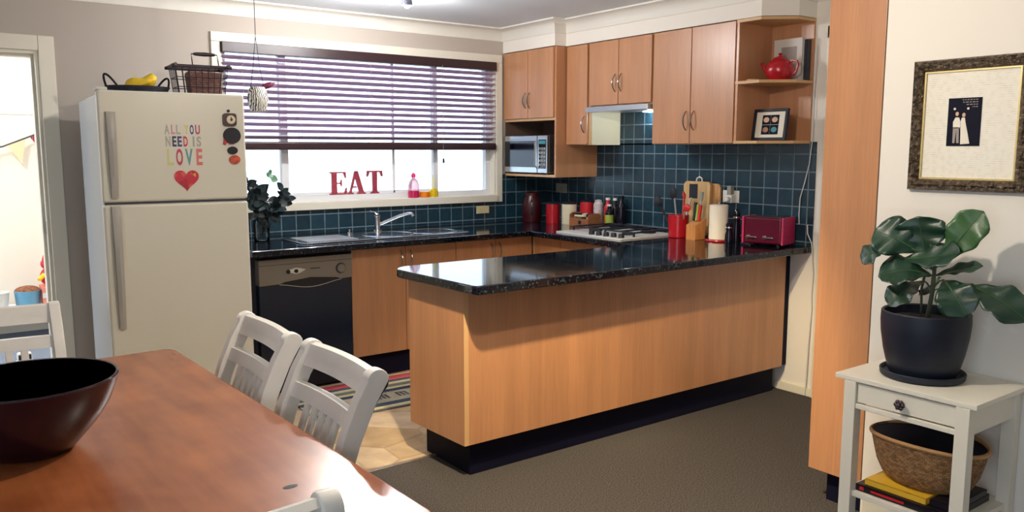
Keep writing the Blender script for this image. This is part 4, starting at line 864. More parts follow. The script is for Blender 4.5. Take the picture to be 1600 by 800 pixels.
# ================================================================== WINDOW THINGS
# venetian blind
t = thing('venetian_blind', 'dark timber venetian blind lowered over most of the kitchen window', 'blind', (-1.53, -.0, 1.425))
part('headrail', MB().box(-2.542, -.503, -.040, .02, 2.015, 2.078, .004), M['slat_dark'], t, 'dark timber pelmet rail')
mb = MB(); z = 1.992; zs = []
while z > 1.505:
    zs.append(z); z -= .0405
for i, z in enumerate(zs):
    a = math.radians(-21)
    P = [(-.026*math.cos(a), -.026*math.sin(a)+z), (-.013, z+.0025), (.0, z+.0032), (.013, z+.0025), (.026*math.cos(a), .026*math.sin(a)+z)]
    Q = [(y, zz-.003) for y, zz in P][::-1]
    mb.prism([(y-.008, zz) for y, zz in P+Q], -2.538, -.508, 'x')
part('slats', mb, M['slat'], t, 'tilted timber slats')
part('bottom_rail', MB().box(-2.540, -.505, -.038, .022, 1.425, 1.477, .012, 3), M['slat_dark'], t, 'thick dark bottom rail')
for x_ in (-2.42, -2.05, -1.55, -1.05, -.62):
    mb = MB()
    for y_ in (-.038, .022): mb.cyl((x_, y_, 1.47), (x_, y_, 2.02), .0013, .0013, 5)
    part('ladder_cord', mb, M['cord'], t)
mb = MB().cyl((-.985, -.045, 1.36), (-.985, -.045, 2.03), .0016, .0016, 5)
c_ = part('lift_cord', mb, M['cord'], t); part('tassel', MB().lathe([(.004, 0), (.009, .004), (.007, .03), (.002, .036)], (-.985, -.045, 1.33), 12), M['slat_dark'], c_)
# EAT letters
G = 'three standing serif letters on the window ledge'
zE = 1.1205; yE = (.068, .082)
def letter_thing(nm, polys, x, w, h, label):
    mb = MB()
    for p in polys: mb.prism([(x+a*w, zE+b*h) for a, b in p], yE[0], yE[1], 'y')
    solo(nm, mb, M['eat'], label, 'letter', G, 0)
Epol = [[(.08, 0), (.98, 0), (1, .30), (.95, .30), (.85, .06), (.42, .06), (.42, .47), (.62, .47), (.68, .36), (.72, .36), (.72, .66), (.68, .66), (.62, .53), (.42, .53), (.42, .94), (.82, .94), (.92, .72), (.97, .72), (.95, 1), (.0, 1), (.0, .95), (.12, .93), (.12, .07), (.0, .05), (.0, 0)]]
Apol = [[(0, 0), (.34, 0), (.34, .05), (.23, .07), (.29, .27), (.56, .27), (.50, .33), (.31, .33), (.44, .72), (.62, .07), (.52, .05), (.52, 0), (1, 0), (1, .05), (.9, .07), (.58, 1), (.46, 1), (.13, .07), (0, .05)]]
Apol = [[(0, 0), (.32, 0), (.32, .05), (.2, .08), (.27, .27), (.5, .27), (.5, .34), (.3, .34), (.42, .72), (.42, 1), (.40, 1), (.1, .08), (0, .05)], [(.42, .72), (.64, .08), (.54, .05), (.54, 0), (1, 0), (1, .05), (.9, .08), (.58, 1), (.42, 1)]]
Tpol = [[(.24, 0), (.76, 0), (.76, .05), (.64, .07), (.64, .93), (.82, .93), (.92, .74), (1, .74), (.97, 1), (.03, 1), (0, .74), (.08, .74), (.18, .93), (.36, .93), (.36, .07), (.24, .05)]]
letter_thing('letter', Epol, -1.822, .125, .155, 'faded maroon letter E at the left on the window ledge')
letter_thing('letter', Apol, -1.690, .135, .160, 'faded maroon letter A in the middle on the window ledge')
letter_thing('letter', Tpol, -1.545, .125, .160, 'faded maroon letter T at the right on the window ledge')
# coloured bottles on the sill
zs_ = 1.0845; c = (-1.205, .012, zs_)
t = thing('soap_bottle', 'bright pink bottle with a clear pink upper half on the window sill', 'bottle', c)
part('lower_body', MB().lathe([(.036, 0), (.040, .003), (.040, .050), (.0395, .051)], c, 28), M['pink'], t)
part('upper_body', MB().lathe([(.0395, .052), (.040, .09), (.030, .12), (.014, .135), (.012, .145)], c, 28), M['pale_plastic'], t, 'clear pale pink upper half')
part('stopper', MB().lathe([(.014, .145), (.017, .160), (.012, .172), (.004, .178), (.0001, .179)], c, 20), M['pink'], t)
lathe_solo('jar', [(.034, 0), (.036, .003), (.036, .038), (.034, .040), (.0001, .040)], (-1.112, .012, zs_), M['orange'], 'low orange jar between the pink and the yellow bottles', 'jar')
c = (-1.035, .018, zs_)
t = thing('bottle', 'yellow bottle with a tall thin pale neck on the window sill', 'bottle', c)
part('body', MB().lathe([(.032, 0), (.034, .003), (.034, .045), (.026, .055), (.010, .060)], c, 24), M['yellow'], t)
part('neck', MB().lathe([(.010, .058), (.007, .075), (.006, .15), (.008, .155)], c, 16), mat('pale_yellow_tube', (250, 240, 170), .3, trans=.4), t)
# vase of dark greenery on the bench beside the fridge
c = (-2.435, -.30, BT)
t = thing('vase', 'clear dark vase of leafy stems on the worktop beside the fridge', 'vase', c)
part('body', MB().lathe([(.040, 0), (.046, .004), (.048, .10), (.040, .15), (.046, .19), (.044, .19), (.038, .15), (.045, .10), (.042, .010), (.0001, .008)], c, 28), M['clear'], t)
def leaf_grid(base, tip, width, nrm, droop=.0, fold=.15, n=9, m=4, shape=None, wave=0):
    """leaf blade between base and tip; nrm = side the face looks to"""
    base = Vector(base); tip = Vector(tip); ax = tip-base; L = ax.length; nrm = Vector(nrm)
    side = ax.cross(nrm).normalized(); up = side.cross(ax).normalized(); rows = []
    for i in range(n+1):
        t = i/n; w = (shape(t) if shape else math.sin(PI*t**.8)**.8)*width/2+.0005
        cen = base+ax*t+up*(droop*L*math.sin(PI*t))
        row = []
        for j in range(-m, m+1):
            s = j/m; row.append(cen+side*(w*s)+up*(fold*w*abs(s)+wave*w*math.sin(6*PI*t+s*2)*abs(s)))
        rows.append(row)
    return rows
rnd = random.Random(3)
stems = []
for i, (tx, ty, tz) in enumerate([(-2.52, -.31, 1.24), (-2.47, -.36, 1.19), (-2.43, -.28, 1.22), (-2.37, -.33, 1.29), (-2.31, -.36, 1.19), (-2.27, -.31, 1.14), (-2.36, -.40, 1.09), (-2.50, -.36, 1.11)]):
    b0 = Vector((c[0]+rnd.uniform(-.02, .02), c[1]+rnd.uniform(-.02, .02), BT+.03)); tp = Vector((tx, ty, tz)); md = b0.lerp(tp, .5)+Vector((0, 0, .05))
    mb = MB().tube([b0, md, tp], [.003, .0025, .0015], 6)
    st = part('stem', mb, M['darkleaf'], t)
    lb = MB(); last = i == 3
    for k in range(16):
        f = .40+.62*k/16; p = (b0*(1-f)**2+md*2*f*(1-f)+tp*f*f) if f <= 1 else tp
        if last and f < .9: continue
        d = Vector((rnd.uniform(-1, 1), rnd.uniform(-1, .4), rnd.uniform(-.5, .9))).normalized()*(.066 if not last else .055)
        lb.grid(leaf_grid(p, p+d, .046, (rnd.uniform(-.6, .6), -1, rnd.uniform(-.2, .9)), -.1, .2, 6, 2))
    part('leaves', lb, M['paleleaf'] if last else M['darkleaf'], st, None, 60)
# hanging planter
c = (-2.497, -.5, 1.640)
t = thing('hanging_planter', 'striped ceramic planter hanging from the ceiling in front of the blind', 'planter', c)
part('pot', MB().lathe([(.030, 0), (.042, .004), (.054, .04), (.058, .075), (.052, .115), (.040, .138), (.037, .138), (.046, .112), (.050, .075), (.0001, .07)], c, 32), M['zebra'], t)
zt = CEIL-.002
part('cord', MB().tube([(c[0]-.04, c[1], c[2]+.125), (c[0]-.02, c[1], c[2]+.25), (c[0], c[1], c[2]+.42), (c[0], c[1], zt)], .0022, 6).tube([(c[0]+.04, c[1], c[2]+.125), (c[0]+.018, c[1], c[2]+.25), (c[0], c[1], c[2]+.42)], .0018, 6).lathe([(.012, -.01), (.012, 0)], (c[0], c[1], zt), 12), M['blackmatt'], t, 'thin dark cord')
lb = MB()
for i in range(9):
    a = -.6+.22*i; d = Vector((.055+.045*rnd.random(), rnd.uniform(-.03, .03), .02+.05*rnd.random())); p = Vector((c[0]+.015, c[1], c[2]+.125))
    lb.grid(leaf_grid(p, p+d, .022, (0, -1, .5), .1, .3, 5, 2)); lb.tube([p, p+d*.9], .003, 5)
part('succulent', lb, M['purple'], t, 'dark purple trailing succulent', 60)
# track light
t = thing('track_light', 'ceiling spotlight bar with three bright heads near the window', 'ceiling light', (-1.96, -.9, CEIL))
part('bar', MB().box(-2.25, -1.66, -.925, -.875, CEIL-.028, CEIL-.0005, .006), M['white'], t)
TB = []
for x_, z_ in ((-2.168, 2.248), (-1.907, 2.252), (-1.748, 2.246)):
    h = part('spot_head', MB().cyl((x_, -.9, CEIL-.02), (x_, -.9, z_+.038), .006, .006, 8).lathe([(.022, .042), (.030, .03), (.032, 0), (.029, 0), (.027, .025), (.0001, .03)], (x_, -.9, z_), 20), M['blackmatt'] if x_ > -1.8 else M['white'], t)
    part('bulb', MB().sphere((x_, -.9, z_+.006), .020, 14), M['bulb'], h, 'glowing bulb'); TB.append((x_, -.9, z_))

# ================================================================== RUG
mb = MB().box(-2.48, -1.25, -1.24, -.60, .001, .007, .002)
o = solo('kitchen_rug', mb, M['rug'], 'striped flatweave rug on the kitchen floor by the cabinets', 'rug'); o.rotation_euler = (0, 0, math.radians(-1.5))
mk = MB()
for i in range(9):
    x0_ = -2.42+i*.125
    for k_ in range(3): mk.box(x0_+k_*.026, x0_+k_*.026+.014, -1.06, -.99, .0071, .0078)
    mk.box(x0_, x0_+.07, -.995, -.985, .0071, .0078)
part('dark_motif', mk, M['dark_gasket'], o, 'row of dark woven marks')

# ================================================================== DINING TABLE AND CHAIRS
t = thing('dining_table', 'worn reddish brown timber dining table in the foreground', 'table', (-3.86, -3.10, 0), math.radians(2.0), None, False)
tw, tl = .445, .835
part('tabletop', MB().prism(rrect(-tw, tw, -tl, tl, .045), .718, .75, 'z', .006), M['table'], t)
part('apron', MB().box(-.36, .36, -.74, -.72, .63, .718).box(-.36, .36, .72, .74, .63, .718).box(-.36, -.34, -.72, .72, .63, .718).box(.34, .36, -.72, .72, .63, .718), M['table'], t)
for sx in (-1, 1):
    for sy in (-1, 1): part('leg', MB().lathe([(.022, 0), (.028, .05), (.034, .35), (.04, .52), (.032, .55), (.038, .57)], (sx*.345, sy*.725, 0), 16).box(sx*.345-.038, sx*.345+.038, sy*.725-.038, sy*.725+.038, .57, .718, .004), M['table'], t)
part('knot', MB().lathe([(.0001, .0), (.014, .0005), (.016, .0003)], (.28, -.53, .7502), 16, 1.0, .55), M['blackmatt'], t, 'small dark knot in the top')
# dark bowl
bc = (-3.955, -3.085, .7505)
o = thing('serving_bowl', 'large glossy dark red bowl on the dining table', 'bowl', bc)
R = .185
pr_o = [(.0001, 0), (.07, 0), (.085, .004), (.10, .02), (.135, .06), (.165, .105), (.180, .145), (R, .165)]
part('outer_shell', MB().lathe(pr_o+[(R-.002, .169), (R-.006, .168)], bc, 56), M['bowl'], o)
part('inner_shell', MB().lathe([(.0001, .012), (.08, .014), (.125, .06), (.157, .105), (.172, .145), (R-.006, .168)], bc, 56), M['bowl_in'], o, 'near black inside')
# chair
def chair_parts(t):
    m = M['chair']
    band = [(-.235, 0), (-.205, .25), (-.19, .44), (-.200, .56), (-.222, .66), (-.252, .75), (-.288, .83), (-.316, .875)]
    def prof(w0, w1):
        L = []; Rr = []
        for i, (y, z) in enumerate(band):
            w = w0+(w1-w0)*i/(len(band)-1); a = Vector(band[min(i+1, 7)])-Vector(band[max(i-1, 0)]); a.normalize(); n = Vector((-a.y, a.x))
            L.append((y+n.x*w/2, z+n.y*w/2)); Rr.append((y-n.x*w/2, z-n.y*w/2))
        return L, Rr
    for s in (-1, 1):
        L, Rr = prof(.038, .052)
        cy, cz, r = -.322, .884, .030
        cap = [(cy+r*math.cos(math.radians(a)), cz+r*math.sin(math.radians(a))) for a in range(20, 241, 20)]
        part('back_post', MB().prism(Rr+cap+L[::-1], s*.188-.017, s*.188+.017, 'x', .004), m, t)
    # crest rail: rolled top, curved board
    rows = []; n = 10
    pr = [(-.290, .849), (-.296, .860), (-.300, .872), (-.303, .886), (-.312, .904), (-.328, .908), (-.341, .898), (-.340, .88), (-.328, .864), (-.320, .854), (-.311, .843)]
    for i in range(n+1):
        x_ = -.172+.344*i/n; bow = -.014*(1-(x_/.172)**2); rows.append([(x_, y+bow, z) for y, z in pr+[pr[0]]])
    mb = MB().grid(rows); part('crest_rail', mb, m, t, None, 40)
    def rail(z0, z1, name):
        rows = []
        y0 = -.222-(z0-.66)*.36; y1 = -.222-(z1-.66)*.36
        for i in range(n+1):
            x_ = -.172+.344*i/n; bow = -.012*(1-(x_/.172)**2); rows.append([(x_, y0+.010+bow, z0), (x_, y1+.010+bow, z1), (x_, y1-.010+bow, z1), (x_, y0-.010+bow, z0), (x_, y0+.010+bow, z0)])
        part(name, MB().grid(rows), m, t, None, 30)
    rail(.770, .808, 'middle_rail'); rail(.50, .535, 'lower_rail')
    for k_ in range(5):
        x_ = -.088+.044*k_; bow = -.012*(1-(x_/.172)**2)
        part('spindle', MB().prism([(-.165+bow, .53), (-.255+bow, .775), (-.267+bow, .775), (-.177+bow, .53)], x_-.011, x_+.011, 'x', .002), m, t)
    part('seat', MB().prism([(-.19, -.19), (.19, -.19), (.215, .18), (.19, .205), (-.19, .205), (-.215, .18)], .435, .46, 'z', .006), m, t)
    part('seat_frame', MB().box(-.18, .18, .15, .17, .37, .435).box(-.18, -.16, -.18, .15, .37, .435).box(.16, .18, -.18, .15, .37, .435), m, t)
    for s in (-1, 1): part('front_leg', MB().prism([(s*.18-.02, .145), (s*.18+.02, .145), (s*.18+.02, .185), (s*.18-.02, .185)], 0, .436, 'z', .004), m, t)
    mb = MB()
    for s in (-1, 1): mb.box(s*.18-.01, s*.18+.01, -.2, .15, .18, .21, .003)
    mb.box(-.18, .18, -.02, 0, .18, .21, .003); part('stretcher', mb, m, t)
G = 'white slatted dining chairs round the table'
CH = thing('dining_chair', 'white painted chair nearer the kitchen on the right side of table', 'chair', (-3.620, -2.777, 0), PI/2, G, False)
chair_parts(CH)
CH['label'] = 'white slat back chair tucked at the table right beside the fridge'
dup(CH, (-3.604, -3.262, 0), PI/2, 'white slat back chair on the right side of table facing the peninsula', G)
dup(CH, (-3.955, -2.345, 0), PI, 'white slat back chair at the far table end before the doorway', G)
dup(CH, (-3.850, -3.715, 0), 0, 'white chair at the near table end with only its rolled top showing', G)

# ================================================================== RIGHT SIDE
t = thing('pantry_cabinet', 'tall narrow beech pantry cabinet against the picture wall', 'cabinet', (-.95, -3.40, 0))
part('carcass', MB().box(PX+.02, -.645, -3.512, -3.302, .135, CEIL-.003), M['melamine'], t)
part('door', MB().box(PX, PX+.019, -3.5125, -3.283, .132, CEIL-.004, .002), M['lam'], t)
part('edge_strip', MB().box(PX+.002, -.66, -3.302, -3.284, .134, CEIL-.004), M['lam'], t)
part('kickboard', MB().box(PX-.0+.05, -.70, -3.512, -3.34, 0, .134), M['black'], t)
# framed picture
t = thing('framed_picture', 'large ornate bronze framed wedding photo on the cream wall', 'picture', (PX-.012, -3.83, 1.285))
py0, py1, pz0, pz1 = -4.022, -3.634, 1.285, 1.730
fw = .040
def mitre(mb, prof):
    """frame profile (inset, out) swept round the rectangle"""
    cor = [(py0, pz0, 1, 1), (py1, pz0, -1, 1), (py1, pz1, -1, -1), (py0, pz1, 1, -1)]
    q = len(prof); vs = []
    for y, z, sy, sz in cor:
        for ins, out in prof: vs.append((PX-out, y+sy*ins, z+sz*ins))
    mb.add(vs, [[i*q+j, i*q+j+1, ((i+1) % 4)*q+j+1, ((i+1) % 4)*q+j] for i in range(4) for j in range(q-1)]); return mb
part('frame', mitre(MB(), [(0, .001), (0, .018), (.006, .028), (.014, .026), (.020, .030), (.028, .026), (.034, .022), (.038, .016), (.040, .006)]), M['frame_ornate'], t, 'ornate bronze moulding')
part('slip', mitre(MB(), [(.038, .014), (.044, .014), (.044, .004)]), M['frame_slip'], t, 'thin gilt slip')
part('mat_board', MB().box(PX-.008, PX-.002, py0+.036, py1-.036, pz0+.036, pz1-.036), newsprint, t, 'cream mat covered in faint print')
# photograph rectangle from px (1487,157)-(1535,227)
ph = part('photograph', MB().box(PX-.0095, PX-.0078, -3.866, -3.757, 1.437, 1.598), M['photo_dark'], t, 'dark photo of couple in white')
def on(poly, d=.0104): return MB().prism(poly, PX-d, PX-.0094, 'x')
yb = -3.811
gown = [(-3.806, 1.443), (-3.834, 1.445), (-3.826, 1.48), (-3.817, 1.515), (-3.814, 1.532), (-3.804, 1.532), (-3.800, 1.515), (-3.803, 1.48), (-3.804, 1.443)]
part('gown', on(gown), M['papercard'], ph)
part('suit', on([(-3.778, 1.447), (-3.785, 1.447), (-3.788, 1.49), (-3.791, 1.447), (-3.799, 1.447), (-3.797, 1.50), (-3.777, 1.50)]), M['grey'], ph)
part('shirt', on([(-3.777, 1.497), (-3.799, 1.497), (-3.802, 1.515), (-3.795, 1.533), (-3.783, 1.533), (-3.776, 1.518)]), M['papercard'], ph)
for y_, z_ in ((-3.788, 1.545), (-3.810, 1.541)): part('face', on(disc(y_, z_, .0065, 0, 0, 16, .85, 1.1)), M['skin'], ph)
for y_ in (-3.779, -3.823): part('lamp', on(disc(y_, 1.562, .004, 0, 0, 12)), M['papercard'], ph)
mb = MB()
for z_, a, c_ in ((1.590, -3.853, -3.80), (1.582, -3.853, -3.805), (1.574, -3.853, -3.815), (1.566, -3.853, -3.835)):
    y_ = a
    while y_ < c_: 
        w_ = rnd.uniform(.004, .010); mb.box(PX-.0099, PX-.0094, y_, min(y_+w_, c_), z_, z_+.0028); y_ += w_+.003
part('caption', mb, M['grey'], ph)
# side table
TZ = .665
t = thing('side_table', 'small white side table with one drawer against the cream wall', 'side table', (-1.43, -3.84, 0))
ax, bx2, ay, by2 = -1.612, -1.246, -4.075, -3.608
part('tabletop', MB().box(ax, bx2, ay, by2, TZ-.018, TZ, .003), M['cab_white'], t)
lx = (-1.592, -1.268); ly = (-4.035, -3.665)
for x_ in lx:
    for y_ in ly: part('leg', MB().box(x_-.021, x_+.021, y_-.021, y_+.021, 0, TZ-.018, .002), M['cab_white'], t)
part('apron', MB().box(-1.58, -1.28, ly[0]-.012, ly[0]+.008, .555, TZ-.018).box(-1.58, -1.28, ly[1]-.008, ly[1]+.012, .555, TZ-.018).box(-1.28, -1.262, ly[0], ly[1], .555, TZ-.018).box(-1.608, -1.59, ly[0]+.02, ly[1]-.02, .555, .572, .002), M['cab_white'], t)
d = part('drawer', MB().box(-1.603, -1.585, ly[0]+.024, ly[1]-.024, .577, TZ-.022, .002), M['cab_white'], t)
kb = MB()
kc = (-1.603, -3.845, .610)
kb.cyl(kc, (kc[0]-.016, kc[1], kc[2]), .006, .006, 12)
for i in range(6):
    a = 2*PI*i/6; kb.sphere((kc[0]-.022, kc[1]+.011*math.cos(a), kc[2]+.011*math.sin(a)), .0075, 10)
kb.sphere((kc[0]-.026, kc[1], kc[2]), .008, 10)
part('knob', kb, M['iron'], d, 'flower shaped iron knob')
SZ = .262
part('shelf', MB().box(-1.60, -1.262, ly[0]-.01, ly[1]+.01, SZ-.02, SZ, .002), M['cab_white'], t)
# books and basket on its shelf
def flat_book(label, x0, x1, y0, y1, z0, z1, cov, group):
    t = thing('book', label, 'book', ((x0+x1)/2, (y0+y1)/2, z0), 0, group); e = .0022
    part('pages', MB().box(x0+e, x1-e*2, y0+e, y1-e, z0+e, z1-e), M['pages'], t)
    part('cover', MB().box(x0, x1, y0, y1, z0, z0+e, .0006).box(x0, x1, y0, y1, z1-e, z1, .0006).box(x0, x0+e, y0, y1, z0, z1, .0006).box(x0, x1, y0, y0+e, z0, z1, .0006), cov, t); return t
G = 'books under the woven basket'
b1 = flat_book('large black book lowest under the basket on the side table shelf', -1.585, -1.31, -4.005, -3.69, SZ+.0005, SZ+.024, M['book_black'], G)
part('spine_title', MB().box(-1.5865, -1.585, -3.86, -3.745, SZ+.008, SZ+.015).box(-1.5865, -1.585, -3.72, -3.705, SZ+.006, SZ+.018), M['red_flat'], b1)
flat_book('thinner yellow book on top of the black one under the basket', -1.572, -1.34, -3.925, -3.715, SZ+.0245, SZ+.046, M['book_yellow'], G)
flat_book('black book beside the yellow one at the right under the basket', -1.56, -1.33, -4.005, -3.93, SZ+.0245, SZ+.045, M['book_black'], G)
wc = (-1.44, -3.855, SZ+.0465)
t = thing('woven_basket', 'oval seagrass basket with dark lining on the side table shelf', 'basket', wc)
part('body', MB().lathe([(.0001, 0), (.115, 0), (.145, .02), (.165, .06), (.178, .11), (.188, .155), (.184, .158), (.178, .15), (.170, .11)], wc, 48, .74, 1.0), M['seagrass'], t)
part('rim', MB().tube([(wc[0]+.187*.74*math.cos(2*PI*i/48), wc[1]+.187*math.sin(2*PI*i/48), wc[2]+.155+.006*math.cos(4*PI*i/48)) for i in range(48)], .007, 8, True), mat('rim_cane', (178, 134, 86), .7), t)
part('lining', MB().lathe([(.0001, .006), (.11, .008), (.14, .03), (.160, .07), (.173, .12), (.181, .152)], wc, 48, .74, 1.0), M['photo_dark'], t, 'dark navy lining')
# fig plant
pc = (-1.425, -3.812, TZ)
t = thing('potted_fig', 'fiddle leaf fig in a round black pot on the white side table', 'potted plant', pc)
part('saucer', MB().lathe([(.0001, .0005), (.125, .0005), (.131, .006), (.133, .022), (.129, .025), (.124, .020), (.120, .012), (.0001, .010)], pc, 48), M['pot'], t)
part('pot', MB().lathe([(.0001, .0125), (.098, .0125), (.108, .022), (.125, .09), (.135, .15), (.138, .19), (.137, .222), (.133, .226), (.127, .222), (.126, .195), (.0001, .190)], pc, 48), M['pot'], t)
part('soil', MB().lathe([(.126, .194), (.06, .200), (.0001, .202)], pc, 32), M['soil'], t)
CAM = Vector((-4.137, -5.152, 1.423))
def fig_shape(t): return (math.sin(PI*min(1, t*1.0)**1.4)**.55)*(.60+.44*min(1, t*1.5))*(1+.06*math.sin(17*t))
sb = Vector((pc[0], pc[1]-.005, TZ+.195)); stop = Vector((pc[0]+.0, pc[1]+.0, TZ+.45))
part('stem', MB().tube([sb, sb+Vector((0, -.012, .10)), sb+Vector((.004, -.012, .18)), stop], [.008, .007, .006, .004], 8).tube([sb+Vector((.02, .03, 0)), sb+Vector((.02, .035, .1)), sb+Vector((.01, .02, .16))], .004, 6), M['stem'], t)
# (x, y, z) of base and tip, width, face direction, droop, material
Lf = [
 ((-1.42, -3.855, 1.055), (-1.40, -3.960, 1.232), .118, (-1, -.3, .5), .06, 'leaf_light'),
 ((-1.425, -3.800, 1.060), (-1.44, -3.772, 1.205), .165, (-1, -.1, .45), -.03, 'leaf'),
 ((-1.425, -3.775, 1.085), (-1.47, -3.640, 1.150), .150, (-.9, .2, .6), .14, 'leaf'),
 ((-1.46, -3.690, 1.105), (-1.50, -3.618, 1.035), .095, (-.9, .5, .3), .10, 'leaf'),
 ((-1.45, -3.735, 1.060), (-1.46, -3.925, 1.100), .110, (-.75, 0, .75), -.04, 'leaf'),
 ((-1.425, -3.825, 1.010), (-1.52, -3.690, 1.000), .140, (-.8, .1, .8), .16, 'leaf'),
 ((-1.43, -3.800, .990), (-1.53, -3.742, .905), .110, (-1, .3, .35), .10, 'leaf'),
 ((-1.42, -3.860, 1.000), (-1.48, -3.968, .900), .130, (-.9, -.4, .5), .18, 'leaf'),
 ((-1.42, -3.830, 1.010), (-1.41, -3.975, 1.058), .055, (-.6, -.2, .9), .05, 'leaf'),
 ((-1.40, -3.930, .990), (-1.43, -4.125, .905), .125, (-.75, -.3, .8), .10, 'leaf'),
 ((-1.40, -3.835, .985), (-1.30, -3.760, .930), .09, (-.6, .2, .8), .10, 'leaf'),
]
for bs, tp, w, nr, dr, m_ in Lf:
    g = MB().grid(leaf_grid(bs, tp, w, nr, dr, .14, 18, 5, fig_shape, .13))
    bsv = Vector(bs); near = Vector((pc[0]+.002, pc[1]-.012, min(bsv.z-.03, TZ+.42)))
    lf = part('leaf', g, M[m_], t, None, 70, .0012)
    ax_ = Vector(tp)-bsv; sd = ax_.cross(Vector(nr)).normalized(); up_ = sd.cross(ax_).normalized()
    pts = [near, near.lerp(bsv, .6)+Vector((0, 0, .006))]+[bsv+ax_*f+up_*(dr*ax_.length*math.sin(PI*f)+.0012) for f in (0, .2, .4, .6, .8, .95)]
    part('midrib', MB().tube(pts, [.003, .003, .0028, .0024, .002, .0016, .0012, .0008], 6), M['leaf_light'], lf)

# ================================================================== BEYOND THE DOORWAY
t = thing('bunting', 'string of fabric bunting flags across the bright playroom wall', 'bunting', (-3.4, 2.2, 1.45))
part('string', MB().tube([(-4.3, 2.2, 1.33), (-3.53, 2.2, 1.45), (-3.27, 2.2, 1.56), (-2.95, 2.2, 1.72)], .006, 6), M['dark_gasket'], t)
for a, b2, m_ in (((-3.50, 1.458), (-3.375, 1.508), 'peach'), ((-3.345, 1.525), (-3.225, 1.578), 'stripe'), ((-3.68, 1.425), (-3.56, 1.445), 'stripe'), ((-3.19, 1.60), (-3.07, 1.66), 'peach')):
    part('flag', MB().prism([a, b2, ((a[0]+b2[0])/2+.03, min(a[1], b2[1])-.135)], 2.197, 2.203, 'y'), M[m_], t, None, 0)
t = thing('toy_shelf', 'low white toy shelf in the playroom seen through the doorway', 'shelf', (-3.6, 2.05, 0))
part('top', MB().box(-4.5, -3.02, 1.86, 2.26, .205, .225, .003), M['hall_white'], t)
part('side', MB().box(-3.04, -3.02, 1.86, 2.26, 0, .205), M['hall_white'], t); part('side', MB().box(-4.5, -4.48, 1.86, 2.26, 0, .205), M['hall_white'], t)
part('back', MB().box(-4.48, -3.04, 2.24, 2.26, 0, .205), M['hall'], t)
c = (-3.457, 2.02, .2255)
t = thing('storage_tub', 'blue tub full of brown fluff on the playroom shelf', 'tub', c)
part('body', MB().lathe([(.072, 0), (.080, .004), (.090, .135), (.086, .135), (.0001, .125)], c, 28), M['blue_pot'], t)
part('filling', MB().sphere((c[0], c[1], c[2]+.132), .088, 20, 1, 1, .42), M['brown_fur'], t, 'brown fluffy filling')
c = (-3.68, 2.02, .2255)
lathe_solo('white_bucket', [(.085, 0), (.09, .005), (.105, .13), (.11, .135), (.10, .135), (.085, .012), (.0001, .010)], c, M['white'], 'white bucket left of the blue tub on the playroom shelf', 'bucket')
t = thing('toy_box', 'coral patterned toy box right of the blue tub', 'box', (-3.30, 2.03, .2255))
part('body', MB().box(-3.365, -3.22, 1.93, 2.15, .2255, .38, .004), M['coral'], t); part('band', MB().box(-3.366, -3.219, 1.927, 1.93, .30, .34).box(-3.34, -3.30, 1.927, 1.93, .24, .29), M['white'], t)
t = thing('soft_toy', 'red and yellow soft toy sitting on the coral toy box', 'toy', (-3.31, 2.05, .38))
part('body', MB().sphere((-3.31, 2.05, .45), .055, 16, 1, 1, 1.25), M['red_flat'], t); part('head', MB().sphere((-3.315, 2.04, .55), .042, 16), M['red_flat'], t); part('hat', MB().lathe([(.03, 0), (.02, .03), (.004, .06)], (-3.315, 2.04, .585), 14), M['red_flat'], t); part('arm', MB().tube([(-3.34, 2.0, .47), (-3.38, 1.96, .44)], [.018, .014], 8), M['yellow_cloth'], t)
t = thing('toy_truck', 'small white and black toy truck on the playroom floor', 'toy', (-3.62, .75, 0))
part('body', MB().box(-3.67, -3.57, .70, .80, .03, .10, .012), M['white'], t); part('cab', MB().box(-3.66, -3.58, .73, .80, .10, .15, .012), M['white'], t); part('window', MB().box(-3.655, -3.585, .727, .731, .11, .14), M['blackgloss'], t)
for x_ in (-3.67, -3.57):
    for y_ in (.725, .785): part('wheel', MB().cyl((x_-.008, y_, .025), (x_+.008, y_, .025), .025, .025, 16), M['blackmatt'], t)
solo('picture_book', MB().box(-3.74, -3.60, .52, .64, .001, .012, .002).rot(math.radians(25), 'Z', (-3.67, .58, 0)), M['papercard'], 'pale picture book lying on the playroom floor', 'book')

t = thing('added_fill_lamp', 'small white globe added out of view to brighten the playroom', 'ceiling light', (-3.9, 1.0, CEIL))  # unseen fixture, added to carry the playroom fill light
part('base', MB().lathe([(.05, -.03), (.055, -.001)], (-3.9, 1.0, CEIL), 20), M['white'], t); part('globe', MB().sphere((-3.9, 1.0, CEIL-.055), .04, 16), M['globe'], t)
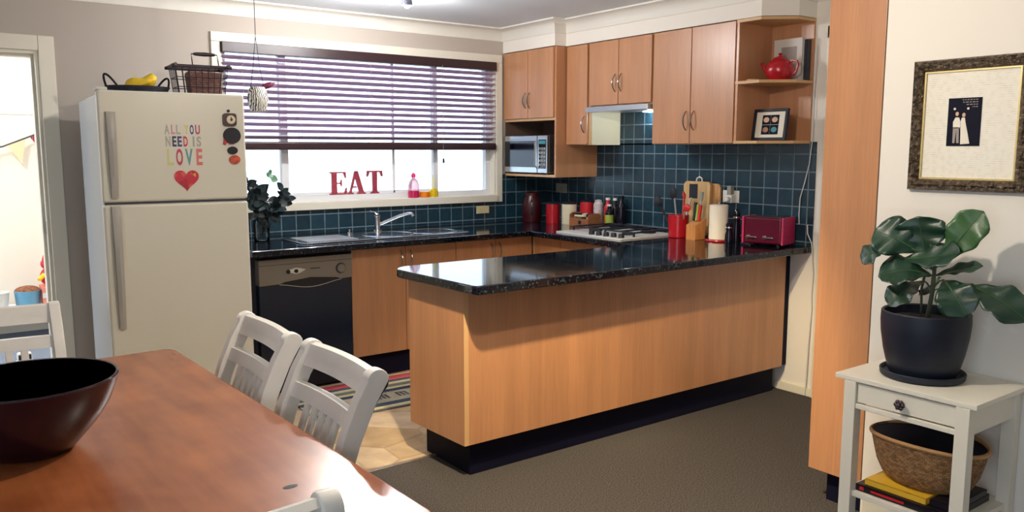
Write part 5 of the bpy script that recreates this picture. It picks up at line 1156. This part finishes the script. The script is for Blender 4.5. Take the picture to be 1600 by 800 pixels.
# dining room spotlight fitting (above the camera's view)
t = thing('ceiling_spotlight', 'white ceiling fitting with a globe and a spot head over the dining area', 'ceiling light', (-2.72, -3.46, CEIL))
part('canopy', MB().lathe([(.07, -.025), (.075, -.001)], (-2.72, -3.46, CEIL), 24).box(-2.77, -2.69, -3.50, -3.11, CEIL-.045, CEIL-.02, .005), M['white'], t)
lamp = Vector((-2.72, -3.34, 2.215)); spot = Vector((-2.76, -3.14, 2.215)); aim = Vector((-1.45, -2.32, .25))
part('globe', MB().lathe([(.0001, -.034), (.02, -.028), (.033, 0), (.02, .028), (.016, .05), (.016, .075)], lamp, 20), M['globe'], t, 'frosted glass globe')
for p, d_ in ((spot, (aim-spot).normalized()),):
    h = part('spot_head', MB().lathe([(.042, -.002), (.040, .0), (.038, .05), (.02, .07), (.018, .066), (.034, .048), (.038, -.002)], (0, 0, 0), 24), M['white'], t)
    q = Vector((0, 0, -1)).rotation_difference(d_); mv = Matrix.Translation(p-Vector((-2.72, -3.46, CEIL))) @ q.to_matrix().to_4x4()
    h.data.transform(Matrix.Translation(Vector((-2.72, -3.46, CEIL)))); h.data.transform(mv)
    part('arm', MB().tube([(p.x, p.y, CEIL-.03), p-d_*.07], .007, 8), M['white'], t)

# ================================================================== LIGHTS
def light(name, kind, loc, energy, col=(1, 1, 1), **k):
    l = bpy.data.lights.new(name, kind); l.energy = energy; l.color = col
    for a, v in k.items(): setattr(l, a, v)
    o = bpy.data.objects.new(name, l); o.location = loc; COL.objects.link(o); return o
WARM = (1.0, .87, .72); NEUT = (1.0, .90, .78)
light('dining_lamp_bulb', 'POINT', lamp+Vector((0, 0, -.08)), 62, WARM, shadow_soft_size=.035)
light('playroom_fill_light', 'POINT', (-3.9, 1.0, 2.18), 45, (1, .96, .9), shadow_soft_size=.08)  # added fill, brightens the room beyond the doorway
o = light('peninsula_spot_bulb', 'SPOT', spot+(aim-spot).normalized()*.004, 430, (1, .79, .46), shadow_soft_size=.03, spot_size=math.radians(66), spot_blend=.5)
o.rotation_mode = 'QUATERNION'; o.rotation_quaternion = (aim-spot).to_track_quat('-Z', 'Y')
for i, p in enumerate(TB):
    light('track_spot_bulb', 'POINT', (p[0], p[1]-.002, p[2]-.035), 17, (1, .97, .97), shadow_soft_size=.02)
tp = Vector((-2.168, -.9, 2.235)); ta = Vector((-3.47, -3.72, .75))
o = light('track_beam_bulb', 'SPOT', tp, 95, (1, .93, .84), shadow_soft_size=.03, spot_size=math.radians(42), spot_blend=.6)
o.rotation_mode = 'QUATERNION'; o.rotation_quaternion = (ta-tp).to_track_quat('-Z', 'Y')
light('range_lamp_bulb', 'POINT', (-.06, -1.21, 1.66), 2.6, (.86, .97, 1.0), shadow_soft_size=.02)
def portal(name, loc, rot, sx, sy):
    l = bpy.data.lights.new(name, 'AREA'); l.shape = 'RECTANGLE'; l.size = sx; l.size_y = sy; l.cycles.is_portal = True
    o = bpy.data.objects.new(name, l); o.location = loc; o.rotation_euler = rot; COL.objects.link(o)
portal('kitchen_window_portal', (-1.52, .14, 1.57), (-PI/2, 0, 0), 2.06, 1.0)
portal('dining_window_portal', (-6.12, -5.5, 1.2), (0, -PI/2, 0), 1.9, 2.2)
portal('playroom_window_portal', (-5.32, 1.26, 1.28), (0, -PI/2, 0), 1.95, 2.2)
w = bpy.data.worlds.new('overcast_sky'); sc.world = w; w.use_nodes = True
bg = w.node_tree.nodes['Background']; bg.inputs[0].default_value = (.76, .87, 1.0, 1); bg.inputs[1].default_value = 3.8

# ================================================================== CAMERA
cd = bpy.data.cameras.new('camera'); cd.sensor_width = 36; cd.lens = 36*1276.724/1600; cd.clip_start = .05
co = bpy.data.objects.new('camera', cd); co.location = CAM; co.rotation_euler = (math.radians(90-7.376), 0, math.radians(-36.437)); COL.objects.link(co); sc.camera = co
sc.view_settings.view_transform = 'Standard'; sc.view_settings.look = 'None'; sc.view_settings.exposure = 0; sc.view_settings.gamma = 1; sc.view_settings.use_curve_mapping = False
sc.cycles.use_denoising = True
